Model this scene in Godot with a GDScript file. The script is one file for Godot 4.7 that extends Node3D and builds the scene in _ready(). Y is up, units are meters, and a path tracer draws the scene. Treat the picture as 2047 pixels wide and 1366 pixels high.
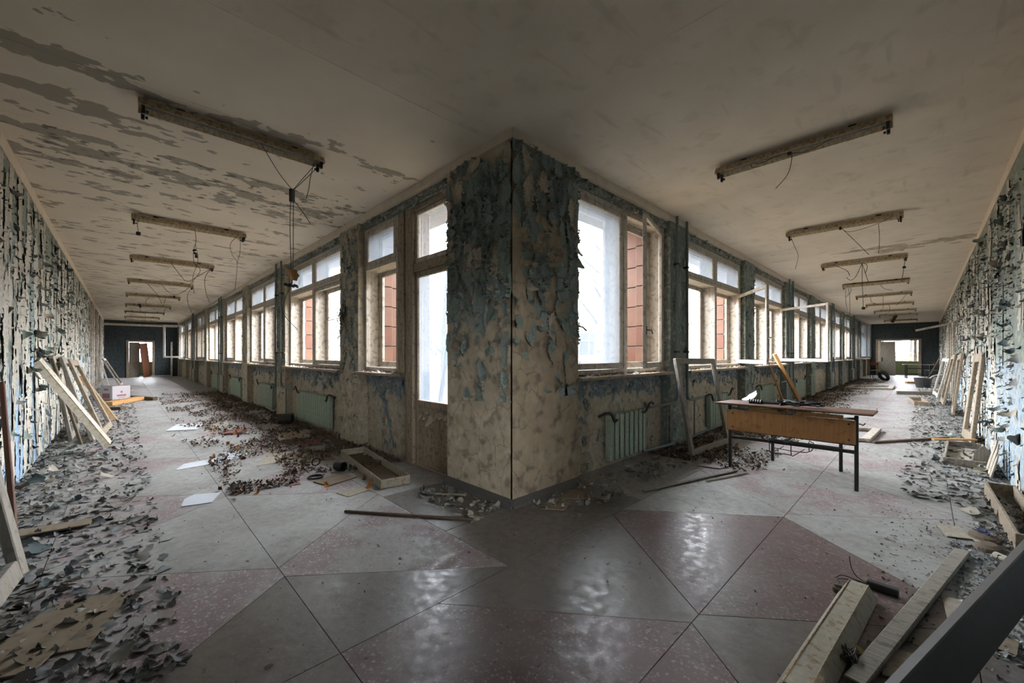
extends Node3D
# An abandoned school: two corridors meet at the corner of a courtyard.
# World axes: the inner corner pillar stands at the origin; the left corridor runs along -z (x from -3.21 to 0), the right one along +x (z from 0 to 3.11).

const H := 3.3          # ceiling height
const WL := 3.21        # width of the left corridor
const WR := 3.11        # width of the right corridor
const LL := 29.7        # length of the left corridor
const LR := 32.5        # length of the right corridor

var rng := RandomNumberGenerator.new()
var M := {}
var taken := {}


func _ready() -> void:
	rng.seed = 4711
	# ---- camera
	var cam := Camera3D.new()
	cam.name = "camera"
	add_child(cam)
	var yaw := deg_to_rad(45.846)
	var fwd := Vector3(cos(yaw), 0, -sin(yaw))
	cam.position = Vector3(-2.431, 1.321, 2.5005)
	cam.basis = Basis.looking_at(fwd, Vector3.UP)
	cam.set_frustum(0.05 * 1366.0 / 801.2, Vector2(0, 0.05 * 26.5 / 801.2), 0.05, 300.0)
	cam.current = true
	# ---- overcast sky, exposure
	var sky_mat := ProceduralSkyMaterial.new()
	sky_mat.sky_top_color = Color(0.93, 0.96, 1.0)
	sky_mat.sky_horizon_color = Color(0.97, 0.98, 1.0)
	sky_mat.sky_curve = 0.3
	sky_mat.ground_bottom_color = Color(0.30, 0.28, 0.25)
	sky_mat.ground_horizon_color = Color(0.62, 0.62, 0.62)
	sky_mat.sky_energy_multiplier = 1.0
	var sky := Sky.new()
	sky.sky_material = sky_mat
	var env := Environment.new()
	env.background_mode = Environment.BG_SKY
	env.sky = sky
	env.background_energy_multiplier = 1.0
	env.tonemap_mode = Environment.TONE_MAPPER_LINEAR
	env.tonemap_exposure = 55.0
	env.sdfgi_enabled = true
	env.ssao_enabled = true
	env.ssil_enabled = true
	var we := WorldEnvironment.new()
	we.name = "world_environment"
	we.environment = env
	add_child(we)

	make_materials()
	build_floor()
	build_ceiling()
	build_outer_walls()
	build_classrooms()
	build_corner_pillar()
	build_window_wall("left")
	build_window_wall("right")
	build_ends()
	build_outside()
	build_lamps()
	build_radiators_and_pipes()
	build_desk()
	build_sashes_and_boards()
	build_small_things()
	build_debris()


# ---------------------------------------------------------------- mesh building
class MB:
	var v := PackedVector3Array()
	var n := PackedVector3Array()
	var c := PackedColorArray()
	var uv := PackedVector2Array()
	var col := Color.WHITE
	var uvscale := Vector2.ONE

	func tri(p: Vector3, q: Vector3, r: Vector3) -> void:     # counter-clockwise seen from outside
		var nn := (q - p).cross(r - p)
		if nn.length_squared() < 1e-16:
			return
		nn = nn.normalized()
		v.append(p); v.append(r); v.append(q)
		for i in 3:
			n.append(nn); c.append(col); uv.append(Vector2.ZERO)

	func quad(p: Vector3, q: Vector3, r: Vector3, s: Vector3) -> void:
		tri(p, q, r)
		tri(p, r, s)

	func quad_to(p: Vector3, q: Vector3, r: Vector3, s: Vector3, out: Vector3) -> void:
		if (q - p).cross(r - p).dot(out) < 0.0:
			quad(p, s, r, q)
		else:
			quad(p, q, r, s)

	func box(t: Transform3D, s: Vector3, ch := 0.003) -> void:
		var h := s * 0.5
		var k := minf(ch, minf(h.x, minf(h.y, h.z)) * 0.45)
		var l := h - Vector3(k, k, k)
		var b := t.basis
		for a in 3:
			var u := (a + 1) % 3
			var w := (a + 2) % 3
			for sg in [-1.0, 1.0]:
				var p := []
				for q in [[-1, -1], [1, -1], [1, 1], [-1, 1]]:
					var e := Vector3.ZERO
					e[a] = sg * h[a]; e[u] = q[0] * l[u]; e[w] = q[1] * l[w]
					p.append(t * e)
				var o := Vector3.ZERO
				o[a] = sg
				quad_to(p[0], p[1], p[2], p[3], b * o)
			if k > 0.0:
				for su in [-1.0, 1.0]:
					for sw in [-1.0, 1.0]:
						var p1 := Vector3.ZERO
						var p2 := Vector3.ZERO
						p1[u] = su * h[u]; p1[w] = sw * l[w]
						p2[u] = su * l[u]; p2[w] = sw * h[w]
						var ax := Vector3.ZERO
						ax[a] = l[a]
						var o := Vector3.ZERO
						o[u] = su; o[w] = sw
						quad_to(t * (p1 - ax), t * (p1 + ax), t * (p2 + ax), t * (p2 - ax), b * o)
		if k > 0.0:
			for x in [-1.0, 1.0]:
				for y in [-1.0, 1.0]:
					for z in [-1.0, 1.0]:
						var g := Vector3(x, y, z)
						var p := t * (Vector3(h.x, l.y, l.z) * g)
						var q := t * (Vector3(l.x, h.y, l.z) * g)
						var r := t * (Vector3(l.x, l.y, h.z) * g)
						if (q - p).cross(r - p).dot(b * g) < 0.0:
							tri(p, r, q)
						else:
							tri(p, q, r)

	func aabb(a: Vector3, b: Vector3, ch := 0.0) -> void:
		var lo := a.min(b)
		var hi := a.max(b)
		box(Transform3D(Basis(), (lo + hi) * 0.5), hi - lo, ch)

	func bar(p: Vector3, q: Vector3, w: float, h: float, up := Vector3.UP, ch := 0.003) -> void:    # w across, h along up
		var z := (q - p).normalized()
		var x := up.cross(z)
		if x.length() < 1e-4:
			x = Vector3.RIGHT.cross(z)
		x = x.normalized()
		var y := z.cross(x)
		box(Transform3D(Basis(x, y, z), (p + q) * 0.5), Vector3(w, h, (q - p).length()), ch)

	func tube(pts: Array, r: float, seg := 6, r2 := -1.0, caps := true) -> void:
		var rings := []
		var m := pts.size()
		var up := Vector3(0.31, 0.87, 0.38).normalized()
		for i in m:
			var d: Vector3 = (pts[mini(i + 1, m - 1)] - pts[maxi(i - 1, 0)]).normalized()
			var x := up.cross(d)
			if x.length() < 0.05:
				x = Vector3.RIGHT.cross(d)
			x = x.normalized()
			var y := d.cross(x)
			var rr := r if r2 < 0.0 else lerpf(r, r2, float(i) / (m - 1))
			var ring := []
			for k in seg:
				var a := TAU * k / seg
				ring.append([pts[i] + (x * cos(a) + y * sin(a)) * rr, x * cos(a) + y * sin(a)])
			rings.append(ring)
		for i in m - 1:
			for k in seg:
				var A: Array = rings[i][k]; var B: Array = rings[i][(k + 1) % seg]
				var C: Array = rings[i + 1][(k + 1) % seg]; var D: Array = rings[i + 1][k]
				for t in [A, C, B, A, D, C]:
					v.append(t[0]); n.append(t[1]); c.append(col); uv.append(Vector2.ZERO)
		if caps:
			for k in range(1, seg - 1):
				tri(rings[0][0][0], rings[0][k + 1][0], rings[0][k][0])
				tri(rings[m - 1][0][0], rings[m - 1][k][0], rings[m - 1][k + 1][0])

	func prism(poly: PackedVector2Array, t: Transform3D, depth: float) -> void:      # outline in t's xy plane, pushed along z
		var idx := Geometry2D.triangulate_polygon(poly)
		var ccw := not Geometry2D.is_polygon_clockwise(poly)
		var o := t.basis.z
		for i in range(0, idx.size(), 3):
			var p := []
			for k in 3:
				var q := poly[idx[i + k]]
				p.append(Vector3(q.x, q.y, 0))
			for lv in [0.0, depth]:
				var a: Vector3 = t * (p[0] + Vector3(0, 0, lv))
				var b: Vector3 = t * (p[1] + Vector3(0, 0, lv))
				var d: Vector3 = t * (p[2] + Vector3(0, 0, lv))
				if (b - a).cross(d - a).dot(o) * (1.0 if lv == depth else -1.0) * (1.0 if depth > 0 else -1.0) > 0.0:
					tri(a, b, d)
				else:
					tri(a, d, b)
		for i in poly.size():
			var q := poly[i]
			var r := poly[(i + 1) % poly.size()]
			var e := (r - q)
			var nn := t.basis * (Vector3(e.y, -e.x, 0) * (1.0 if ccw else -1.0))
			quad_to(t * Vector3(q.x, q.y, 0), t * Vector3(r.x, r.y, 0), t * Vector3(r.x, r.y, depth), t * Vector3(q.x, q.y, depth), nn)

	func lathe(prof: Array, t: Transform3D, seg := 16) -> void:      # [radius, height] pairs about t's y axis
		for i in prof.size() - 1:
			for k in seg:
				var a := TAU * k / seg
				var b := TAU * (k + 1) / seg
				var p: Vector2 = prof[i]
				var q: Vector2 = prof[i + 1]
				quad(t * Vector3(p.x * cos(a), p.y, p.x * sin(a)), t * Vector3(q.x * cos(a), q.y, q.x * sin(a)), t * Vector3(q.x * cos(b), q.y, q.x * sin(b)), t * Vector3(p.x * cos(b), p.y, p.x * sin(b)))

	func grid(pts: PackedVector3Array, nu: int, nv: int, keep := PackedByteArray(), cols := PackedColorArray()) -> void:     # smooth sheet of nu x nv points
		var nor := PackedVector3Array()
		nor.resize(pts.size())
		for j in nv:
			for i in nu:
				var du := pts[j * nu + mini(i + 1, nu - 1)] - pts[j * nu + maxi(i - 1, 0)]
				var dv := pts[mini(j + 1, nv - 1) * nu + i] - pts[maxi(j - 1, 0) * nu + i]
				nor[j * nu + i] = du.cross(dv).normalized()
		var kk := keep.size() > 0
		var cc := cols.size() > 0
		for j in nv - 1:
			for i in nu - 1:
				var a := j * nu + i
				if kk and not (keep[a] and keep[a + 1] and keep[a + nu] and keep[a + nu + 1]):
					continue
				for q in [a, a + nu + 1, a + 1, a, a + nu, a + nu + 1]:
					v.append(pts[q]); n.append(nor[q]); c.append(cols[q] if cc else col); uv.append(Vector2(q % nu, q / nu))

	func mesh() -> ArrayMesh:
		var arr := []
		arr.resize(Mesh.ARRAY_MAX)
		arr[Mesh.ARRAY_VERTEX] = v
		arr[Mesh.ARRAY_NORMAL] = n
		arr[Mesh.ARRAY_COLOR] = c
		arr[Mesh.ARRAY_TEX_UV] = uv
		var m := ArrayMesh.new()
		if v.size() > 0:
			m.add_surface_from_arrays(Mesh.PRIMITIVE_TRIANGLES, arr)
		return m


func numbered(called: String) -> String:
	var k: int = taken.get(called, 0)
	taken[called] = k + 1
	return called if k == 0 else "%s_%03d" % [called, k]


func tag(o: Node, label: String, category := "", group := "", kind := "") -> Node:
	o.set_meta("label", label)
	if category:
		o.set_meta("category", category)
	if group:
		o.set_meta("group", group)
	if kind:
		o.set_meta("kind", kind)
	return o


func put(mb, called: String, mat: Material, parent: Node = null) -> MeshInstance3D:
	var o := MeshInstance3D.new()
	o.mesh = mb if mb is Mesh else mb.mesh()
	o.material_override = null
	if o.mesh.get_surface_count() > 0:
		o.set_surface_override_material(0, mat)
	o.name = called if parent else numbered(called)
	(parent if parent else self).add_child(o, true)
	return o


func thing(called: String, label: String, category: String, at := Transform3D(), group := "", kind := "") -> Node3D:
	var o := Node3D.new()
	o.name = numbered(called)
	add_child(o)
	o.transform = at
	tag(o, label, category, group, kind)
	return o


func many(called: String, mesh: Mesh, mat: Material, places: Array, colors: Array, parent: Node, label := "", category := "") -> void:
	var mm := MultiMesh.new()
	mm.transform_format = MultiMesh.TRANSFORM_3D
	mm.use_colors = true
	mm.mesh = mesh
	mm.instance_count = places.size()
	for i in places.size():
		mm.set_instance_transform(i, places[i])
		mm.set_instance_color(i, colors[i])
	var o := MultiMeshInstance3D.new()
	o.multimesh = mm
	o.material_override = mat
	o.name = called if parent else numbered(called)
	(parent if parent else self).add_child(o, true)
	o.set_meta("kind", "stuff")
	if label:
		tag(o, label, category)


func noise(freq: float, sd: int, type := FastNoiseLite.TYPE_SIMPLEX_SMOOTH, oct := 4) -> FastNoiseLite:
	var f := FastNoiseLite.new()
	f.noise_type = type
	f.seed = sd
	f.frequency = freq
	f.fractal_octaves = oct
	if type == FastNoiseLite.TYPE_CELLULAR:
		f.fractal_type = FastNoiseLite.FRACTAL_NONE
	return f


func cells(freq: float, sd: int, what: int, warp := 0.0) -> FastNoiseLite:
	var f := noise(freq, sd, FastNoiseLite.TYPE_CELLULAR)
	f.cellular_return_type = what
	f.cellular_jitter = 1.0
	if warp > 0.0:
		f.domain_warp_enabled = true
		f.domain_warp_amplitude = warp
		f.domain_warp_frequency = freq * 1.7
		f.domain_warp_fractal_octaves = 3
	return f


# Bytes of a seamless noise picture; sx, sy stretch it along u or v.
func noise_bytes(f: FastNoiseLite, w: int, h: int, sx := 1.0, sy := 1.0) -> PackedByteArray:
	var im := f.get_seamless_image(maxi(8, int(w / sx)), maxi(8, int(h / sy)), false, false, 0.12)
	im.convert(Image.FORMAT_L8)
	if im.get_width() != w or im.get_height() != h:
		im.resize(w, h, Image.INTERPOLATE_BILINEAR)
	return im.get_data()


# A colour picture: base and its variation, then layers [bytes, lo, hi, colour] where the noise lies between lo and hi or above.
func layered(w: int, h: int, base: Color, other: Color, first: PackedByteArray, layers: Array) -> ImageTexture:
	var alpha := base.a < 1.0
	var step := 4 if alpha else 3
	var out := PackedByteArray()
	out.resize(w * h * step)
	var nl := layers.size()
	var luts := []
	for l in layers:
		var lut := PackedFloat32Array()
		lut.resize(256)
		for i in 256:
			lut[i] = smoothstep(l[1], l[2], i / 255.0) * (l[3] as Color).a
		luts.append(lut)
	var dr := other.r - base.r
	var dg := other.g - base.g
	var db := other.b - base.b
	var at := 0
	for i in w * h:
		var t := first[i] / 255.0
		var r := base.r + dr * t
		var g := base.g + dg * t
		var b := base.b + db * t
		var al := base.a
		for k in nl:
			var s: float = luts[k][layers[k][0][i]]
			if s > 0.004:
				var q: Color = layers[k][3]
				r += (q.r - r) * s
				g += (q.g - g) * s
				b += (q.b - b) * s
				if alpha:
					al += (1.0 - al) * s
		out[at] = int(clampf(r, 0, 1) * 255.0)
		out[at + 1] = int(clampf(g, 0, 1) * 255.0)
		out[at + 2] = int(clampf(b, 0, 1) * 255.0)
		if alpha:
			out[at + 3] = int(clampf(al, 0, 1) * 255.0)
		at += step
	return ImageTexture.create_from_image(Image.create_from_data(w, h, false, Image.FORMAT_RGBA8 if alpha else Image.FORMAT_RGB8, out))


func grey(bytes: PackedByteArray, w: int, h: int) -> ImageTexture:
	return ImageTexture.create_from_image(Image.create_from_data(w, h, false, Image.FORMAT_L8, bytes))


func mat(tex: Texture2D, scale: float, rough := 0.9, world := false, tint := Color.WHITE, bump: Texture2D = null, depth := 0.3, vcol := false) -> StandardMaterial3D:
	var m := StandardMaterial3D.new()
	m.albedo_color = tint
	m.albedo_texture = tex
	m.roughness = rough
	m.uv1_triplanar = true
	m.uv1_world_triplanar = world
	m.uv1_scale = Vector3.ONE * scale
	m.vertex_color_use_as_albedo = vcol
	m.cull_mode = BaseMaterial3D.CULL_DISABLED
	if bump:
		m.heightmap_enabled = true
		m.heightmap_texture = bump
		m.heightmap_scale = depth
	return m


func plain(color: Color, rough := 0.8, metal := 0.0, vcol := false) -> StandardMaterial3D:
	var m := StandardMaterial3D.new()
	m.albedo_color = color
	m.roughness = rough
	m.metallic = metal
	m.vertex_color_use_as_albedo = vcol
	m.cull_mode = BaseMaterial3D.CULL_DISABLED
	return m


func make_materials() -> void:
	var S := 768
	var soft := noise_bytes(noise(0.006, 1), S, S)
	var mid := noise_bytes(noise(0.02, 2), S, S)
	var fine := noise_bytes(noise(0.09, 3, FastNoiseLite.TYPE_SIMPLEX_SMOOTH, 3), S, S)
	var blot := noise_bytes(noise(0.012, 4, FastNoiseLite.TYPE_SIMPLEX_SMOOTH, 6), S, S)
	var blot2 := noise_bytes(noise(0.016, 5, FastNoiseLite.TYPE_SIMPLEX_SMOOTH, 6), S, S)
	var tall := noise_bytes(noise(0.02, 6), S, S, 1.0, 7.0)
	var wide := noise_bytes(noise(0.02, 7), S, S, 7.0, 1.0)
	var grain := noise_bytes(noise(0.05, 8), S, S, 1.0, 24.0)
	var specks := noise_bytes(noise(0.11, 9, FastNoiseLite.TYPE_SIMPLEX_SMOOTH, 2), S, S)
	var crack := noise_bytes(cells(0.012, 10, FastNoiseLite.RETURN_DISTANCE2_SUB, 22.0), S, S)
	var hair := PackedByteArray()
	hair.resize(crack.size())
	for i in crack.size():
		hair[i] = 255 - crack[i]

	# plaster and paints on the walls
	var t := layered(S, S, Color(0.58, 0.535, 0.46), Color(0.66, 0.615, 0.53), mid, [[blot, 0.50, 0.80, Color(0.70, 0.655, 0.57, 0.6)], [blot2, 0.52, 0.9, Color(0.42, 0.385, 0.33, 0.6)], [specks, 0.80, 0.94, Color(0.30, 0.275, 0.24, 0.5)], [hair, 0.972, 0.998, Color(0.28, 0.25, 0.21, 0.4)]])
	M.plaster = mat(t, 0.55, 0.95, true, Color.WHITE, grey(mid, S, S), 0.4)
	var t2 := layered(S, S, Color(0.60, 0.55, 0.465), Color(0.68, 0.625, 0.535), mid, [[blot, 0.50, 0.85, Color(0.73, 0.675, 0.585, 0.6)], [blot2, 0.50, 0.92, Color(0.40, 0.36, 0.305, 0.7)], [specks, 0.82, 0.94, Color(0.34, 0.31, 0.27, 0.5)], [hair, 0.972, 0.998, Color(0.28, 0.25, 0.21, 0.4)]])
	M.plaster_dark = mat(t2, 0.45, 0.95, true, Color.WHITE, grey(mid, S, S), 0.4)
	M.plaster_dark2 = mat(t2, 0.41, 0.95, true, Color(0.84, 0.82, 0.80), grey(mid, S, S), 0.4)
	M.plaster_dark2.uv1_offset = Vector3(0.37, 0.21, 0.6)
	t = layered(S, S, Color(0.69, 0.665, 0.60), Color(0.79, 0.765, 0.70), tall, [[blot, 0.6, 0.85, Color(0.60, 0.57, 0.50, 0.6)], [specks, 0.70, 0.86, Color(0.33, 0.35, 0.33, 0.8)], [tall, 0.74, 0.9, Color(0.52, 0.50, 0.45, 0.5)]])
	M.lime = mat(t, 0.7, 0.95, true, Color.WHITE, grey(tall, S, S), 0.5)
	t = layered(S, S, Color(0.375, 0.42, 0.385), Color(0.44, 0.48, 0.445), mid, [[specks, 0.72, 0.88, Color(0.20, 0.23, 0.22, 0.7)], [tall, 0.7, 0.9, Color(0.52, 0.55, 0.52, 0.45)], [blot, 0.62, 0.66, Color(0.58, 0.55, 0.48, 0.75)]])
	M.teal = mat(t, 0.9, 0.8, true, Color.WHITE, grey(fine, S, S), 0.2)
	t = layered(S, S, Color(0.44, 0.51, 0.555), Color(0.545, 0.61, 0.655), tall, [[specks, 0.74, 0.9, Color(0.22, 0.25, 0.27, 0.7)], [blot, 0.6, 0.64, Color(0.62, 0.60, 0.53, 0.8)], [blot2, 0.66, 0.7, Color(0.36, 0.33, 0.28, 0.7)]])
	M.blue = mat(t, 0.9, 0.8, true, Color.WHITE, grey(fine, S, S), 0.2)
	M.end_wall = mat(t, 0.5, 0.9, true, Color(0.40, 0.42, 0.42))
	# loose paint: colour comes from the vertices
	t = layered(256, 256, Color(0.80, 0.80, 0.80), Color(1, 1, 1), noise_bytes(noise(0.05, 21), 256, 256), [[noise_bytes(noise(0.09, 22), 256, 256), 0.76, 0.92, Color(0.5, 0.48, 0.45, 0.6)]])
	M.flake = mat(t, 2.0, 0.9, true, Color.WHITE, null, 0.0, true)
	M.litter = plain(Color.WHITE, 0.9, 0.0, true)
	# painted joinery
	t = layered(S, S, Color(0.60, 0.56, 0.505), Color(0.72, 0.68, 0.625), tall, [[blot, 0.58, 0.8, Color(0.46, 0.425, 0.375, 0.65)], [specks, 0.71, 0.82, Color(0.16, 0.14, 0.12, 0.9)], [grain, 0.8, 0.92, Color(0.30, 0.27, 0.23, 0.6)]])
	M.white = mat(t, 1.1, 0.75, false, Color.WHITE, grey(tall, S, S), 0.15)
	M.white_clean = mat(t, 1.1, 0.6, false, Color(1.12, 1.14, 1.2))
	M.white_dirty = mat(t, 1.6, 0.8, false, Color(0.82, 0.78, 0.72), grey(tall, S, S), 0.2)
	# terrazzo
	var T := 1024
	var cv := noise_bytes(cells(0.10, 31, FastNoiseLite.RETURN_CELL_VALUE, 3.0), T, T)
	var ce := noise_bytes(cells(0.10, 31, FastNoiseLite.RETURN_DISTANCE2_SUB, 3.0), T, T)
	var cv2 := noise_bytes(cells(0.24, 32, FastNoiseLite.RETURN_CELL_VALUE, 2.0), T, T)
	var chips := PackedByteArray()
	chips.resize(T * T)
	for i in T * T:
		chips[i] = 255 if (cv[i] > 200 and ce[i] > 70) else (200 if cv2[i] > 228 else 0)
	var tm := noise_bytes(noise(0.008, 33), T, T)
	var tb := noise_bytes(noise(0.02, 34, FastNoiseLite.TYPE_SIMPLEX_SMOOTH, 6), T, T)
	t = layered(T, T, Color(0.43, 0.355, 0.36), Color(0.50, 0.405, 0.41), tm, [[chips, 0.6, 0.9, Color(0.72, 0.70, 0.69, 0.85)], [tb, 0.55, 0.8, Color(0.50, 0.47, 0.45, 0.5)], [tb, 0.0, 0.001, Color(0.5, 0.47, 0.45, 0.12)]])
	var rough_map := PackedByteArray()
	rough_map.resize(T * T)
	for i in T * T:
		rough_map[i] = clampi(120 + int(tb[i] * 0.62), 95, 240)
	var rt := grey(rough_map, T, T)
	M.terrazzo_pink = mat(t, 0.55, 1.0, true, Color.WHITE, grey(tb, T, T), 0.12)
	t = layered(T, T, Color(0.45, 0.44, 0.42), Color(0.53, 0.52, 0.50), tm, [[chips, 0.6, 0.9, Color(0.61, 0.60, 0.58, 0.55)], [tb, 0.55, 0.8, Color(0.44, 0.42, 0.39, 0.55)]])
	M.terrazzo_grey = mat(t, 0.55, 1.0, true, Color.WHITE, grey(tb, T, T), 0.12)
	var d1 := noise_bytes(noise(0.009, 35, FastNoiseLite.TYPE_SIMPLEX_SMOOTH, 8), T, T)
	var d2 := noise_bytes(noise(0.02, 36, FastNoiseLite.TYPE_SIMPLEX_SMOOTH, 8), T, T)
	var d3 := noise_bytes(noise(0.12, 37, FastNoiseLite.TYPE_SIMPLEX_SMOOTH, 3), T, T)
	var dust := layered(T, T, Color(0.56, 0.555, 0.54, 0.10), Color(0.60, 0.59, 0.575, 0.10), d1, [[d1, 0.34, 0.66, Color(0.57, 0.565, 0.55, 0.74)], [d2, 0.60, 0.90, Color(0.42, 0.40, 0.37, 0.5)], [d3, 0.72, 0.86, Color(0.28, 0.26, 0.23, 0.6)]])
	var dust_thin := layered(T, T, Color(0.42, 0.40, 0.38, 0.06), Color(0.46, 0.44, 0.42, 0.06), d1, [[d1, 0.45, 0.85, Color(0.47, 0.455, 0.435, 0.42)], [d3, 0.76, 0.88, Color(0.25, 0.23, 0.21, 0.5)]])
	for k in ["terrazzo_pink", "terrazzo_grey"]:
		var m: StandardMaterial3D = M[k]
		m.roughness_texture = rt
		m.roughness_texture_channel = BaseMaterial3D.TEXTURE_CHANNEL_RED
		m.roughness = 0.72
		m.detail_enabled = true
		m.detail_blend_mode = BaseMaterial3D.BLEND_MODE_MIX
		m.detail_albedo = dust
		m.detail_uv_layer = BaseMaterial3D.DETAIL_UV_2
		m.uv2_triplanar = true
		m.uv2_world_triplanar = true
		m.uv2_scale = Vector3.ONE * 0.16
	for k in ["pink", "grey"]:
		var m: StandardMaterial3D = (M["terrazzo_" + k] as StandardMaterial3D).duplicate()
		m.albedo_color = Color(0.78, 0.75, 0.73)
		m.roughness = 0.50
		m.detail_albedo = dust_thin
		M["terrazzo_%s_bare" % k] = m
	M.joint = plain(Color(0.16, 0.155, 0.15), 0.9)
	# ceilings
	var cb := layered(S, S, Color(0.765, 0.715, 0.645), Color(0.81, 0.76, 0.69), soft, [[blot, 0.62, 0.9, Color(0.70, 0.655, 0.585, 0.5)], [wide, 0.72, 0.9, Color(0.66, 0.615, 0.545, 0.35)]])
	M.ceiling = mat(cb, 0.35, 0.95, true)
	M.ceiling_left = StandardMaterial3D.new()
	M.ceiling_left.albedo_texture = left_ceiling_picture()
	M.ceiling_left.roughness = 0.95
	var strk := noise_bytes(noise(0.024, 41, FastNoiseLite.TYPE_SIMPLEX_SMOOTH, 6), S, S, 3.0, 1.0)
	t = layered(S, S, Color(0.765, 0.715, 0.645), Color(0.81, 0.76, 0.69), soft, [[strk, 0.64, 0.67, Color(0.56, 0.53, 0.475, 0.85)], [strk, 0.78, 0.8, Color(0.33, 0.32, 0.29, 0.7)]])
	M.ceiling_left_far = mat(t, 0.28, 0.95, true)
	var strz := noise_bytes(noise(0.024, 42, FastNoiseLite.TYPE_SIMPLEX_SMOOTH, 6), S, S, 1.0, 3.5)
	t = layered(S, S, Color(0.765, 0.715, 0.65), Color(0.81, 0.765, 0.70), soft, [[strz, 0.80, 0.83, Color(0.56, 0.53, 0.475, 0.8)]])
	M.ceiling_right_far = mat(t, 0.28, 0.95, true)
	M.band = mat(cb, 0.6, 0.95, true, Color(0.95, 0.94, 0.92))
	# metal, wood, stone
	t = layered(S, S, Color(0.68, 0.62, 0.50), Color(0.76, 0.71, 0.60), mid, [[blot, 0.50, 0.72, Color(0.55, 0.40, 0.22, 0.75)], [specks, 0.66, 0.8, Color(0.30, 0.19, 0.10, 0.9)]])
	M.lamp = mat(t, 2.5, 0.6, false)
	t = layered(S, S, Color(0.58, 0.55, 0.48), Color(0.66, 0.63, 0.56), mid, [[blot, 0.60, 0.8, Color(0.48, 0.36, 0.22, 0.6)], [specks, 0.76, 0.86, Color(0.28, 0.18, 0.10, 0.85)]])
	M.trough = mat(t, 1.6, 0.6, false)
	M.trough_rust = mat(t, 1.6, 0.6, false, Color(0.80, 0.66, 0.47))
	M.dark_trough = mat(t, 1.6, 0.6, false, Color(0.30, 0.28, 0.26))
	M.dark = plain(Color(0.10, 0.10, 0.095), 0.6, 0.2)
	M.desk_metal = mat(layered(256, 256, Color(0.10, 0.115, 0.105), Color(0.16, 0.165, 0.15), noise_bytes(noise(0.05, 51), 256, 256), [[noise_bytes(noise(0.08, 52), 256, 256), 0.66, 0.8, Color(0.26, 0.16, 0.10, 0.8)]]), 3.0, 0.55)
	M.ballast = plain(Color(0.20, 0.20, 0.205), 0.55)
	M.wire = plain(Color(0.17, 0.165, 0.15), 0.7)
	M.wire_light = plain(Color(0.42, 0.41, 0.39), 0.7)
	M.iron = plain(Color(0.17, 0.13, 0.11), 0.7)
	t = layered(S, S, Color(0.46, 0.43, 0.385), Color(0.58, 0.55, 0.50), grain, [[blot, 0.6, 0.8, Color(0.36, 0.33, 0.29, 0.6)], [specks, 0.76, 0.86, Color(0.18, 0.16, 0.14, 0.7)]])
	M.wood_grey = mat(t, 1.2, 0.85, false)
	M.wood_dark = mat(t, 1.2, 0.85, false, Color(0.62, 0.55, 0.46))
	t = layered(S, S, Color(0.60, 0.43, 0.26), Color(0.72, 0.54, 0.34), grain, [[blot, 0.62, 0.85, Color(0.52, 0.36, 0.21, 0.6)], [specks, 0.82, 0.9, Color(0.28, 0.18, 0.10, 0.6)]])
	M.plywood = mat(t, 0.9, 0.6, false, Color(0.92, 0.88, 0.82))
	M.wood_yellow = mat(t, 1.2, 0.7, false, Color(0.98, 0.97, 0.90))
	M.desk_top = mat(t, 1.2, 0.6, false, Color(0.50, 0.43, 0.40))
	M.brown_door = mat(t, 0.8, 0.6, false, Color(0.55, 0.42, 0.34))
	t = layered(S, S, Color(0.345, 0.225, 0.155), Color(0.40, 0.27, 0.19), soft, [[fine, 0.6, 0.9, Color(0.32, 0.205, 0.14, 0.5)], [specks, 0.80, 0.9, Color(0.26, 0.18, 0.14, 0.6)]])
	M.tile = mat(t, 0.9, 0.7, true)
	M.tile_red = mat(t, 0.9, 0.7, true, Color(0.95, 0.85, 0.82))
	M.mortar = mat(layered(256, 256, Color(0.25, 0.24, 0.225), Color(0.31, 0.30, 0.28), noise_bytes(noise(0.08, 53), 256, 256), []), 2.0, 0.95, true)
	t = layered(S, S, Color(0.44, 0.42, 0.40), Color(0.54, 0.52, 0.49), mid, [[blot, 0.6, 0.8, Color(0.36, 0.35, 0.32, 0.6)], [specks, 0.72, 0.85, Color(0.33, 0.31, 0.29, 0.6)]])
	M.concrete = mat(t, 0.8, 0.95, true)
	M.facade = mat(t, 0.3, 0.95, true, Color(1.0, 0.98, 0.93))
	M.soil = mat(layered(S, S, Color(0.25, 0.21, 0.16), Color(0.36, 0.31, 0.24), fine, [[specks, 0.62, 0.75, Color(0.45, 0.33, 0.18, 0.8)], [blot, 0.55, 0.7, Color(0.24, 0.25, 0.14, 0.6)]]), 0.7, 1.0, true)
	t = layered(256, 256, Color(0.26, 0.26, 0.26), Color(0.33, 0.33, 0.33), noise_bytes(noise(0.04, 54), 256, 256), [[noise_bytes(noise(0.05, 55), 256, 256, 5.0, 1.0), 0.66, 0.72, Color(0.07, 0.07, 0.07, 0.95)]])
	M.birch = mat(t, 0.7, 0.9, false)
	M.bark = plain(Color(0.13, 0.12, 0.11), 0.95)
	M.radiator = mat(layered(256, 256, Color(0.52, 0.57, 0.50), Color(0.60, 0.645, 0.575), noise_bytes(noise(0.04, 56), 256, 256), [[noise_bytes(noise(0.09, 57), 256, 256), 0.70, 0.84, Color(0.25, 0.24, 0.20, 0.7)]]), 2.0, 0.75, true)
	M.pipe = mat(layered(256, 256, Color(0.33, 0.39, 0.385), Color(0.42, 0.475, 0.465), noise_bytes(noise(0.04, 58), 256, 256), [[noise_bytes(noise(0.09, 59), 256, 256), 0.66, 0.8, Color(0.22, 0.17, 0.13, 0.7)]]), 2.5, 0.7, true)
	M.paper = plain(Color(0.72, 0.73, 0.75), 0.9)
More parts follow.
